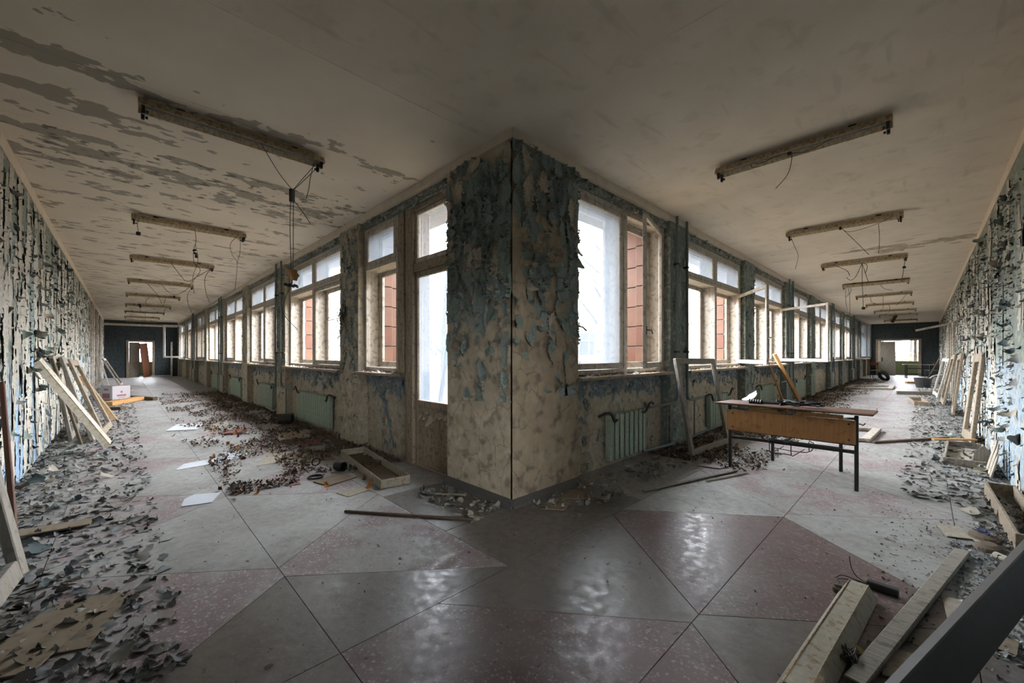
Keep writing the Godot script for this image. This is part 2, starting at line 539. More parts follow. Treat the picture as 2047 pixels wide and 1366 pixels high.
	M.card = mat(layered(256, 256, Color(0.56, 0.52, 0.46), Color(0.64, 0.60, 0.54), noise_bytes(noise(0.02, 60), 256, 256), [[noise_bytes(noise(0.05, 61), 256, 256), 0.6, 0.8, Color(0.46, 0.42, 0.37, 0.6)]]), 2.0, 0.95)
	M.hardboard = mat(M.card.albedo_texture, 1.2, 0.9, false, Color(0.80, 0.76, 0.70))
	M.box = plain(Color(0.50, 0.44, 0.42), 0.9)
	M.box_light = plain(Color(0.66, 0.63, 0.63), 0.9)
	M.box_print = plain(Color(0.55, 0.36, 0.35), 0.9)
	M.red_paper = plain(Color(0.44, 0.26, 0.22), 0.9)
	M.green_print = plain(Color(0.52, 0.60, 0.36), 0.9)
	M.brown = plain(Color(0.30, 0.17, 0.10), 0.9)
	M.cap = plain(Color(0.38, 0.33, 0.27), 0.95)
	M.blue_cloth = plain(Color(0.22, 0.26, 0.44), 0.9)
	M.tin = plain(Color(0.17, 0.165, 0.16), 0.5, 0.3)
	M.rubber = plain(Color(0.10, 0.085, 0.08), 0.8)
	M.black = plain(Color(0.06, 0.06, 0.065), 0.5)
	M.amber = plain(Color(0.62, 0.45, 0.26), 0.5)
	M.green_wall = plain(Color(0.46, 0.50, 0.38), 0.9)
	M.yellow_leaf = plain(Color(0.72, 0.58, 0.16), 0.9, 0.0, true)
	M.orange_seat = mat(M.plywood.albedo_texture, 1.5, 0.5, false, Color(0.85, 0.60, 0.45))
	M.far_glass = plain(Color(0.13, 0.14, 0.15), 0.4)
	M.tray_floor = mat(M.trough.albedo_texture, 1.6, 0.7, false, Color(0.52, 0.46, 0.39))
	M.leaf_orange = plain(Color(0.58, 0.36, 0.14), 0.9)
	var tones := [Color(0.42, 0.47, 0.43), Color(0.58, 0.55, 0.49), Color(0.62, 0.59, 0.53), Color(0.44, 0.44, 0.42), Color(0.29, 0.335, 0.335)]
	for k in 5:
		M["chip%d" % k] = plain(tones[k], 0.9)
	M.pane = glass(0.10, 0.16)
	M.pane_dusty = glass(0.30, 0.25)


func glass(a: float, rough: float) -> StandardMaterial3D:
	var m := StandardMaterial3D.new()
	m.transparency = BaseMaterial3D.TRANSPARENCY_ALPHA
	m.albedo_color = Color(0.80, 0.85, 0.90, a)
	m.roughness = rough
	m.cull_mode = BaseMaterial3D.CULL_DISABLED
	return m


# The whitewash of the first nine metres of the left ceiling: bands of bare concrete where it fell off. u runs across the corridor, v along it.
func left_ceiling_picture() -> ImageTexture:
	var w := 720
	var h := 2000
	var big := noise(0.012, 43, FastNoiseLite.TYPE_SIMPLEX_SMOOTH, 6)
	var small := noise(0.035, 44, FastNoiseLite.TYPE_SIMPLEX_SMOOTH, 5)
	var base := noise(0.006, 45)
	var im1 := big.get_image(w / 2, h, false, false, false)
	im1.resize(w, h, Image.INTERPOLATE_CUBIC)
	var im2 := small.get_image(int(w / 1.5), h, false, false, false)
	im2.resize(w, h, Image.INTERPOLATE_CUBIC)
	var im3 := base.get_image(w, h, false, false, false)
	var b1 := im1.get_data()
	var b2 := im2.get_data()
	var b3 := im3.get_data()
	var out := PackedByteArray()
	out.resize(w * h * 3)
	for j in h:
		var z := -9.0 + 9.0 * (j + 0.5) / h
		var g1 := exp(-pow((z + 1.55) / 0.22, 2.0))
		var g2 := exp(-pow((z + 2.2) / 0.26, 2.0))
		var mott := smoothstep(-3.95, -3.85, z) * (1.0 - smoothstep(-2.78, -2.70, z))
		var far := 1.0 - smoothstep(-3.95, -3.85, z)
		for i in w:
			var x := -WL + WL * (i + 0.5) / w
			var k := j * w + i
			var p := b1[k] / 255.0
			var q := b2[k] / 255.0
			var s := b3[k] / 255.0 * 0.05
			var lift := 0.30 * g1 * (0.62 - 0.28 * absf(x + 2.6) / 2.6 + 0.1) + 0.26 * g2 * smoothstep(-1.2, -2.4, x) + 0.19 * mott + 0.10 * far
			var bare := smoothstep(0.655, 0.675, p * 0.62 + q * 0.30 + lift)
			var c := Color(0.775 + s, 0.725 + s, 0.655 + s).lerp(Color(0.56, 0.525, 0.47), bare * 0.92)
			if mott > 0.5 and q > 0.68:
				c = c.lerp(Color(0.30, 0.29, 0.27), 0.6)
			var at := k * 3
			out[at] = int(c.r * 255.0)
			out[at + 1] = int(c.g * 255.0)
			out[at + 2] = int(c.b * 255.0)
	return ImageTexture.create_from_image(Image.create_from_data(w, h, false, Image.FORMAT_RGB8, out))


# ---------------------------------------------------------------- the shell
const LEFT_PIERS := [[3.18, 3.85, 0], [6.80, 7.46, 1], [10.36, 10.98, 0], [13.98, 14.68, 1], [17.75, 18.40, 0], [21.45, 22.10, 1], [25.20, 25.90, 0], [28.90, 29.70, 0]]
const RIGHT_PIERS := [[3.11, 3.71, 1], [6.50, 7.11, 0], [9.91, 10.59, 1], [13.20, 13.85, 0], [16.85, 17.50, 1], [20.10, 20.75, 0], [23.40, 24.05, 1], [26.80, 27.45, 0], [30.10, 30.75, 1], [32.25, 32.5, 0]]


# A point on a courtyard wall: u metres from the corner along the corridor, y up, d metres out of the corridor.
func W(side: String, u: float, y: float, d: float) -> Vector3:
	return Vector3(d, y, -u) if side == "left" else Vector3(u, y, -d)


func wbox(mb: MB, side: String, u0: float, u1: float, y0: float, y1: float, d0: float, d1: float, ch := 0.0) -> void:
	mb.aabb(W(side, u0, y0, d0), W(side, u1, y1, d1), ch)


func slab(poly: Array, material: Material, called: String, parent: Node) -> void:
	var p := PackedVector2Array()
	for q in poly:
		p.append(Vector2(q[0], q[1]))
	if Geometry2D.is_polygon_clockwise(p):
		p.reverse()
	var inner := Geometry2D.offset_polygon(p, -0.0022)
	if inner.is_empty():
		return
	var mb := MB.new()
	# the outline lies in x and z: local y is world z, local z is down
	mb.prism(inner[0], Transform3D(Basis(Vector3(1, 0, 0), Vector3(0, 0, 1), Vector3(0, -1, 0)), Vector3.ZERO), 0.02)
	put(mb, called, material, parent)


func build_floor() -> void:
	var mb := MB.new()
	mb.aabb(Vector3(-WL - 0.3, -0.3, -LL - 6.0), Vector3(0.4, -0.009, WR + 0.3))
	mb.aabb(Vector3(0.4, -0.3, -0.4), Vector3(LR + 6.0, -0.009, WR + 0.3))
	var f := put(mb, "floor", M.joint)
	tag(f, "worn terrazzo floor of pink and grey triangular slabs under grey dust", "floor", "", "structure")
	var P: Material = M.terrazzo_pink
	var G: Material = M.terrazzo_grey
	var N := "terrazzo_slab"
	var A: Material = M.terrazzo_pink_bare
	var B: Material = M.terrazzo_grey_bare
	# right corridor: pink diamonds with their long axis on z = 1.7
	for k in range(0, 18):
		var c := 0.55 + 1.85 * k
		var e := minf(c + 2.73, LR)
		slab([[c - 0.88, 1.7], [c + 0.88, 1.7], [c + 0.07, 0.7], [c - 0.07, 0.7]], A if k == 0 else P, N, f)
		slab([[c - 0.88, 1.7], [c + 0.88, 1.7], [c + 0.07, 2.66], [c - 0.07, 2.66]], A if k == 0 else P, N, f)
		slab([[c + 0.88, 1.7], [c + 0.97, 1.7], [c + 1.78, 0.7], [c + 0.07, 0.7]], G, N, f)
		slab([[c + 0.88, 1.7], [c + 0.97, 1.7], [c + 1.78, 2.66], [c + 0.07, 2.66]], G, N, f)
		if k % 2 == 0:
			slab([[maxf(c - 0.55, 0.95), -0.14], [e + 0.42, -0.14], [e + 0.42, 0.7], [maxf(c - 0.55, 0.95), 0.7]], G, N, f)
			if k == 0:
				slab([[0, 0], [0.95, 0], [0.95, 0.7], [0, 0.7]], B, N, f)
			slab([[c, 2.66], [e + 0.97, 2.66], [e + 0.97, WR], [c, WR]], G, N, f)
	# the corner where the corridors meet
	slab([[-0.42, 1.7], [-0.33, 1.7], [0.48, 0.7], [-1.23, 0.7]], B, N, f)
	slab([[-0.42, 1.7], [-0.33, 1.7], [0.48, 2.66], [-1.23, 2.66]], B, N, f)
	slab([[-1.74, 0.7], [-1.23, 0.7], [-0.42, 1.7], [-1.74, 1.7]], A, N, f)
	slab([[-1.74, 1.7], [-0.42, 1.7], [-1.23, 2.66], [-1.74, 2.66]], A, N, f)
	slab([[-1.74, 2.66], [0.55, 2.66], [0.55, WR], [-1.74, WR]], B, N, f)
	slab([[-WL, 0.7], [-1.74, 0.7], [-1.74, WR], [-WL, WR]], B, N, f)
	slab([[-1.74, -0.157], [-0.7, 0.69], [-0.7, 0.7], [-1.74, 0.7]], B, N, f)
	slab([[-1.74, -0.157], [-1.74, 0.7], [-2.78, 0.7], [-2.78, 0.69]], B, N, f)
	slab([[-0.7, 0], [0, 0], [0, 0.7], [-0.7, 0.7]], B, N, f)
	slab([[-WL, -1.0], [-2.78, -1.0], [-2.78, 0.7], [-WL, 0.7]], B, N, f)
	slab([[-0.7, -1.0], [0, -1.0], [0, 0], [-0.7, 0]], B, N, f)
	# left corridor: grey diamonds on a pink ground, long axis on x = -1.74
	for k in range(0, 16):
		var a := -0.287 - 1.85 * k
		var m := a - 0.88
		var b := a - 1.76
		for s in [[-0.70, 0.14], [-2.78, -WL]]:
			slab([[-1.74, a], [-1.74, b], [s[0], m - 0.06], [s[0], m + 0.06]], G, N, f)
			var up: float = m + 1.79 if k > 0 else 0.69
			slab([[-1.74, a], [-1.74, a + (0.09 if k > 0 else 0.13)], [s[0], up], [s[0], m + 0.06]], P, N, f)
			if k % 2 == 0:
				slab([[s[0], -1.0 - 1.85 * k], [s[1], -1.0 - 1.85 * k], [s[1], maxf(-LL, -1.0 - 1.85 * (k + 2))], [s[0], maxf(-LL, -1.0 - 1.85 * (k + 2))]], G, N, f)


func build_ceiling() -> void:
	var mb := MB.new()
	mb.aabb(Vector3(-WL - 0.4, H + 0.05, -LL - 6.5), Vector3(1.15, H + 0.4, WR + 0.4))
	mb.aabb(Vector3(1.15, H + 0.05, -1.15), Vector3(LR + 6.5, H + 0.4, WR + 0.4))
	var c := put(mb, "ceiling", M.concrete)
	tag(c, "stained whitewashed ceiling of precast slabs with flaking bands", "ceiling", "", "structure")
	var g := 0.0012
	# left corridor and corner: slabs lie across x
	var z1 := WR
	var edges := [-0.3, -1.5, -2.7, -3.9]
	var z := -3.9
	while z > -LL:
		z -= 1.2
		edges.append(maxf(z, -LL))
	for e in edges:
		var s := MB.new()
		var near: bool = z1 <= 0.95 and e >= -9.3
		if near and e > -9.0 and z1 <= 0.0:
			# the underside carries the picture of the first nine metres
			var y := H
			var a := Vector3(-WL, y, e + g)
			var b := Vector3(0.0, y, e + g)
			var d := Vector3(0.0, y, z1 - g)
			var h := Vector3(-WL, y, z1 - g)
			s.quad_to(a, b, d, h, Vector3.DOWN)
			for i in s.v.size():
				s.uv[i] = Vector2((s.v[i].x + WL) / WL, (s.v[i].z + 9.0) / 9.0)
			var sides := [[a, b], [b, d], [d, h], [h, a]]
			var mid := (a + d) * 0.5
			for q in sides:
				var o: Vector3 = (q[0] + q[1]) * 0.5 - mid
				var n0 := s.v.size()
				s.quad_to(q[0], q[1], q[1] + Vector3(0, 0.05, 0), q[0] + Vector3(0, 0.05, 0), o)
				for i in range(n0, s.v.size()):
					s.uv[i] = Vector2((s.v[i].x + WL) / WL, (s.v[i].z + 9.0) / 9.0)
			put(s, "ceiling_slab", M.ceiling_left, c)
		else:
			s.aabb(Vector3(-WL, H, e + g), Vector3(0.0, H + 0.05, z1 - g), 0.0)
			put(s, "ceiling_slab", M.ceiling if e > -1.0 else M.ceiling_left_far, c)
		z1 = e
	var x0 := 0.0
	var x := 2.95
	while x0 < LR:
		var s := MB.new()
		s.aabb(Vector3(x0 + g, H, 0.0), Vector3(minf(x, LR) - g, H + 0.05, WR), 0.0)
		put(s, "ceiling_slab", M.ceiling if x < 7.0 else M.ceiling_right_far, c)
		x0 = x
		x += 1.2
	# bare grey patches where the whitewash of the right ceiling has come off
	var patch := MB.new()
	for q in [[7.6, 1.75, 0.55, 0.16], [7.95, 2.15, 0.4, 0.28], [7.7, 2.85, 0.42, 0.24]]:
		var pts := PackedVector2Array()
		var nn := noise(0.9, int(q[0] * 100.0))
		for k in 40:
			var a := TAU * k / 40.0
			var rr := 0.75 + 0.9 * nn.get_noise_2d(cos(a) * 2.0 + q[1] * 9.0, sin(a) * 2.0)
			pts.append(Vector2(q[0] + cos(a) * q[3] * rr, q[1] + sin(a) * q[2] * rr))
		patch.prism(pts, Transform3D(Basis(Vector3(1, 0, 0), Vector3(0, 0, 1), Vector3(0, -1, 0)), Vector3(0, H, 0)), 0.003)
	put(patch, "bare_patch", M.plaster, c)


# A skin of flaking paint: cells with lifted edges, some of them gone. dens(u, v) above 0 keeps more of it; colour(u, v, r) gives each cell its tone.
func paint_skin(parent: Node, O: Vector3, U: Vector3, V: Vector3, N: Vector3, w: float, h: float, step: float, cell: float, lift: float, sd: int, dens: Callable, colour: Callable, tall := 0.62, crack := 0.05, called := "flaking_paint") -> void:
	var cv := cells(1.0 / cell, sd, FastNoiseLite.RETURN_CELL_VALUE, cell * 0.5)
	var ed := cells(1.0 / cell, sd, FastNoiseLite.RETURN_DISTANCE2_SUB, cell * 0.5)
	var big := noise(0.35 / cell, sd + 5, FastNoiseLite.TYPE_SIMPLEX_SMOOTH, 3)
	var nu := int(w / step) + 1
	var nv := int(h / step) + 1
	var pts := PackedVector3Array()
	var keep := PackedByteArray()
	var cols := PackedColorArray()
	pts.resize(nu * nv)
	keep.resize(nu * nv)
	cols.resize(nu * nv)
	var any := false
	for j in nv:
		for i in nu:
			var u := w * i / (nu - 1)
			var v := h * j / (nv - 1)
			var k := j * nu + i
			var r := cv.get_noise_2d(u, v * tall) * 0.5 + 0.5
			var e := ed.get_noise_2d(u, v * tall) + 1.0
			var b := big.get_noise_2d(u, v * tall)
			var d: float = dens.call(u, v)
			var on := r * 0.55 + b * 0.55 + d > 0.30 and e > crack
			keep[k] = 1 if on else 0
			if on:
				any = true
				cols[k] = colour.call(u, v, r)
			var f := 1.0 - smoothstep(0.0, 0.55, e)
			var hh := 0.0025 + lift * f * f * (0.25 + 1.5 * fposmod(r * 7.31, 1.0)) + lift * 0.22 * b
			var ju := (fposmod(sin(k * 12.9898) * 43758.5, 1.0) - 0.5) * step * 0.6
			var jv := (fposmod(sin(k * 78.233) * 12543.1, 1.0) - 0.5) * step * 0.6
			pts[k] = O + U * (u + ju) + V * (v + jv) + N * maxf(hh, 0.0015)
	if not any:
		return
	var mb := MB.new()
	mb.grid(pts, nu, nv, keep, cols)
	var o := put(mb, called, M.flake, parent)
	o.set_meta("kind", "stuff")


# A curled flake of paint hanging from its upper edge at the origin, its outer face towards +z.
func curl_mesh(sd: int, w: float, h: float, bend: float, roll := 0.0) -> ArrayMesh:
	var r := RandomNumberGenerator.new()
	r.seed = sd
	var nu := 4
	var nv := 6
	var pts := PackedVector3Array()
	var y := 0.0
	var z := 0.004
	var a := 0.12
	for j in nv:
		var t := float(j) / (nv - 1)
		var half := w * 0.5 * (0.75 + 0.5 * sin(PI * (0.15 + 0.75 * t))) * (1.0 - 0.55 * t * t) * r.randf_range(0.8, 1.2)
		var off := w * r.randf_range(-0.12, 0.12)
		for i in nu:
			var s := -1.0 + 2.0 * i / (nu - 1)
			pts.append(Vector3(off + half * s, y + h * 0.05 * r.randf_range(-1, 1), z + roll * w * s * s * (0.3 + t)))
		y -= cos(a) * h / (nv - 1)
		z += sin(a) * h / (nv - 1)
		a += bend / (nv - 1)
	var mb := MB.new()
	mb.grid(pts, nu, nv)
	return mb.mesh()


func curl_set(sd: int) -> Array:
	var out := []
	for k in 8:
		out.append(curl_mesh(sd + k, [0.8, 1.0, 0.6, 1.2, 0.5, 0.9, 0.7, 1.0][k], [1.0, 0.8, 1.3, 0.9, 1.0, 1.5, 0.7, 1.1][k], [0.9, 1.6, 2.2, 1.2, 3.2, 0.7, 2.6, 1.9][k], [0.1, -0.15, 0.2, 0.05, 0.3, -0.1, 0.15, -0.2][k]))
	return out


func jit(c: Color, a: float) -> Color:
	var k := 1.0 + rng.randf_range(-a, a)
	return Color(c.r * k, c.g * k, c.b * k)


# Many loose curls on a wall; places are [u, v, size] in the wall's own frame.
func curls_on(parent: Node, O: Vector3, U: Vector3, V: Vector3, N: Vector3, places: Array, tones: Array, curls: Array, called := "loose_paint") -> void:
	var sets := []
	var tints := []
	for k in curls.size():
		sets.append([])
		tints.append([])
	for p in places:
		var k := rng.randi() % curls.size()
		var roll := rng.randf_range(-0.9, 0.9) if rng.randf() < 0.7 else rng.randf_range(-PI, PI)
		var b := Basis(U, V, U.cross(V) if U.cross(V).dot(N) > 0 else -U.cross(V)) * Basis(Vector3(0, 0, 1), roll) * Basis(Vector3(1, 0, 0), rng.randf_range(-0.1, 0.35))
		var s: float = p[2]
		sets[k].append(Transform3D(b.scaled_local(Vector3(s, s * rng.randf_range(0.7, 1.3), s * rng.randf_range(0.7, 1.2))), O + U * p[0] + V * p[1]))
		tints[k].append(jit(tones[rng.randi() % tones.size()], 0.2))
	for k in curls.size():
		if sets[k].size():
			many(called, curls[k], M.flake, sets[k], tints[k], parent)


func build_outer_walls() -> void:
	var curls := curl_set(900)
	var beige := Color(0.42, 0.385, 0.315)
	var beige2 := Color(0.50, 0.46, 0.385)
	var tealc := Color(0.14, 0.17, 0.155)
	var greyc := Color(0.22, 0.225, 0.21)
	var bluec := Color(0.19, 0.27, 0.36)
	for side in ["left", "right"]:
		var ln: float = LL if side == "left" else LR
		var w := tag(Node3D.new(), "long outer wall of the %s corridor, limewash peeling off teal and blue paint" % side, "wall", "", "structure") as Node3D
		w.name = "wall_" + side
		add_child(w)
		var up := MB.new()
		var lo := MB.new()
		var base := MB.new()
		if side == "left":
			up.aabb(Vector3(-WL - 0.35, 1.25, -ln - 0.3), Vector3(-WL, H + 0.05, 1.36))
			lo.aabb(Vector3(-WL - 0.35, -0.3, -ln - 0.3), Vector3(-WL, 1.25, 1.36))
			up.aabb(Vector3(-WL - 0.35, 1.25, 1.7), Vector3(-WL, H + 0.05, WR + 0.35))
			lo.aabb(Vector3(-WL - 0.35, -0.3, 1.7), Vector3(-WL, 1.25, WR + 0.35))
			up.aabb(Vector3(-WL - 0.35, 2.15, 1.36), Vector3(-WL, H + 0.05, 1.7))
			base.aabb(Vector3(-WL, 3.16, -ln), Vector3(-WL + 0.012, H, WR), 0.004)
		else:
			up.aabb(Vector3(-1.0, 1.25, WR), Vector3(ln + 0.3, H + 0.05, WR + 0.35))
			lo.aabb(Vector3(-1.0, -0.3, WR), Vector3(ln + 0.3, 1.25, WR + 0.35))
			up.aabb(Vector3(-WL, 1.25, WR), Vector3(-1.6, H + 0.05, WR + 0.35))
			lo.aabb(Vector3(-WL, -0.3, WR), Vector3(-1.6, 1.25, WR + 0.35))
			up.aabb(Vector3(-1.6, 2.15, WR), Vector3(-1.0, H + 0.05, WR + 0.35))
			base.aabb(Vector3(-WL, 3.18, WR - 0.012), Vector3(ln, H, WR), 0.004)
		put(up, "painted_plaster", M.teal, w)
		put(lo, "painted_dado", M.blue, w)
		put(base, "whitewashed_band", M.band, w)
		var strips := noise(2.2, 70 + ln, FastNoiseLite.TYPE_SIMPLEX_SMOOTH, 2)
		var blotch := noise(0.55, 71 + ln, FastNoiseLite.TYPE_SIMPLEX_SMOOTH, 3)
		for seg in [[0.0, 7.0, 0.018, 0.22], [7.0, 15.0, 0.03, 0.20], [15.0, ln - 2.5, 0.05, 0.20]]:
			var u0: float = seg[0] + (2.5 if side == "left" else 2.5)
			var u1: float = minf(seg[1] + 2.5, ln)
			var O := Vector3(-WL, 0.02, -u0) if side == "left" else Vector3(u0, 0.02, WR)
			var U := Vector3(0, 0, -1) if side == "left" else Vector3(1, 0, 0)
			var N := Vector3(1, 0, 0) if side == "left" else Vector3(0, 0, -1)
			var off := u0
			var bias := 0.34 if side == "left" else 0.16
			paint_skin(w, O, U, Vector3.UP, N, u1 - u0, 3.13, seg[2], seg[3], 0.014, int(80 + u0), \
				func(u, v): return bias + 0.30 * strips.get_noise_2d(off + u, 3.7 + v * 0.05) + 0.22 * blotch.get_noise_2d(off + u, v) + (0.12 if v < 1.25 and side == "left" and u0 < 3.0 else 0.0) - (0.16 if v > 2.5 else 0.0) - (0.35 if side == "right" and off + u < 4.9 else 0.0), \
				func(u, v, r): return beige.lerp(beige2, fposmod(r * 5.7, 1.0)) if fposmod(r * 13.3, 1.0) > 0.10 else (tealc if v > 1.25 else bluec) * 1.5, 0.22)
			var pl := []
			for i in int((u1 - u0) * (420 if u0 < 8.0 else 260) * (1.0 if side == "left" else 1.5)):
				var u := rng.randf() * (u1 - u0)
				var v := pow(rng.randf(), 0.8) * 3.0 + 0.05
				var thick := (0.12 if side == "left" else 0.38) + 1.5 * strips.get_noise_2d(off + u, 9.1) + 0.9 * blotch.get_noise_2d(off + u + 40.0, v) + (0.25 if v > 1.7 else -0.1)
				if rng.randf() < thick:
					pl.append([u, v, rng.randf_range(0.018, 0.046) * (1.0 if rng.randf() < 0.88 else 1.7)])
			curls_on(w, O, U, Vector3.UP, N, pl, [tealc, greyc, greyc, tealc, beige * 0.8, tealc * 0.7], curls)
		# the largest curls near the camera, each a piece of its own
		for i in 90:
			var u := rng.randf_range(3.4, 9.5) if side == "left" else rng.randf_range(3.4, 10.5)
			var v := rng.randf_range(0.25, 3.05)
			var mb: ArrayMesh = curls[rng.randi() % 8]
			var o := put(mb, "paint_flake", M["chip%d" % [0, 3, 4, 4, 1][rng.randi() % 5]], w)
			var s := rng.randf_range(0.06, 0.13)
			var U2 := Vector3(0, 0, -1) if side == "left" else Vector3(-1, 0, 0)
			var N2 := Vector3(1, 0, 0) if side == "left" else Vector3(0, 0, -1)
			if side == "left":
				U2 = Vector3(0, 0, -1)
			o.transform = Transform3D((Basis(N2.cross(Vector3.UP) * -1.0, Vector3.UP, N2) * Basis(Vector3(0, 0, 1), rng.randf_range(-1.3, 1.3))).scaled_local(Vector3(s, s, s)), Vector3(-WL, v, -u) if side == "left" else Vector3(u, v, WR))
	# pale strips of board nailed upright to the far outer walls
	for q in [["left", 16.5], ["left", 19.6], ["left", 23.0], ["right", 14.2], ["right", 17.4]]:
		var mb := MB.new()
		var u: float = q[1]
		if q[0] == "left":
			mb.aabb(Vector3(-WL + 0.002, 0.02, -u), Vector3(-WL + 0.07, 3.05, -u - 0.14), 0.004)
			mb.aabb(Vector3(-WL + 0.002, 0.02, -u - 1.0), Vector3(-WL + 0.07, 3.05, -u - 1.14), 0.004)
			mb.aabb(Vector3(-WL + 0.002, 2.05, -u - 0.14), Vector3(-WL + 0.05, 2.15, -u - 1.0), 0.004)
		else:
			mb.aabb(Vector3(u, 0.02, WR - 0.07), Vector3(u + 0.14, 2.25, WR - 0.002), 0.004)
			mb.aabb(Vector3(u + 1.0, 0.02, WR - 0.07), Vector3(u + 1.14, 2.25, WR - 0.002), 0.004)
			mb.aabb(Vector3(u + 0.14, 2.12, WR - 0.06), Vector3(u + 1.0, 2.25, WR - 0.002), 0.004)
		var o := put(mb, "door_casing", M.white)
		tag(o, "pale painted door casing on the far %s outer wall, %s" % [q[0], {16.5: "nearest of its three", 19.6: "middle of its three", 23.0: "farthest of its three", 14.2: "nearer, by the slanting batten", 17.4: "farther from the slanting batten"}[u]], "door frame", "", "structure")


# Two classrooms open off the corner behind the photographer, each with a window in its far wall.
func build_classrooms() -> void:
	var a := Node3D.new()
	a.name = "wall_classroom_left"
	add_child(a)
	tag(a, "classroom walls beyond the doorway in the left wall at the corridor corner", "wall", "", "structure")
	var mb := MB.new()
	var x0 := -WL - 0.35
	mb.aabb(Vector3(x0 - 3.2, -0.3, -1.3), Vector3(x0, H + 0.4, -1.0))
	mb.aabb(Vector3(x0 - 0.3, -0.3, WR + 0.35), Vector3(x0, H + 0.4, 5.3))
	mb.aabb(Vector3(x0 - 3.2, -0.3, 5.0), Vector3(x0, H + 0.4, 5.3))
	mb.aabb(Vector3(x0 - 3.5, H + 0.05, -1.3), Vector3(x0, H + 0.4, 5.3))
	mb.aabb(Vector3(x0 - 3.5, -0.3, -1.3), Vector3(x0, 0.0, 5.3))
	mb.aabb(Vector3(x0 - 3.5, -0.3, -1.3), Vector3(x0 - 3.2, 0.9, 5.3))
	mb.aabb(Vector3(x0 - 3.5, 2.6, -1.3), Vector3(x0 - 3.2, H + 0.4, 5.3))
	mb.aabb(Vector3(x0 - 3.5, 0.9, -1.3), Vector3(x0 - 3.2, 2.6, 2.3))
	mb.aabb(Vector3(x0 - 3.5, 0.9, 4.4), Vector3(x0 - 3.2, 2.6, 5.3))
	put(mb, "plaster", M.lime, a)
	var b := Node3D.new()
	b.name = "wall_classroom_right"
	add_child(b)
	tag(b, "classroom walls beyond the doorway in the right wall at the corridor corner", "wall", "", "structure")
	mb = MB.new()
	var z0 := WR + 0.35
	mb.aabb(Vector3(-3.5, -0.3, z0), Vector3(-3.2, H + 0.4, z0 + 3.2))
	mb.aabb(Vector3(1.0, -0.3, z0), Vector3(1.3, H + 0.4, z0 + 3.2))
	mb.aabb(Vector3(-3.5, H + 0.05, z0), Vector3(1.3, H + 0.4, z0 + 3.5))
	mb.aabb(Vector3(-3.5, -0.3, z0), Vector3(1.3, 0.0, z0 + 3.5))
	mb.aabb(Vector3(-3.5, -0.3, z0 + 3.2), Vector3(1.3, 0.9, z0 + 3.5))
	mb.aabb(Vector3(-3.5, 2.6, z0 + 3.2), Vector3(1.3, H + 0.4, z0 + 3.5))
	mb.aabb(Vector3(-1.7, 0.9, z0 + 3.2), Vector3(1.3, 2.6, z0 + 3.5))
	put(mb, "plaster", M.lime, b)


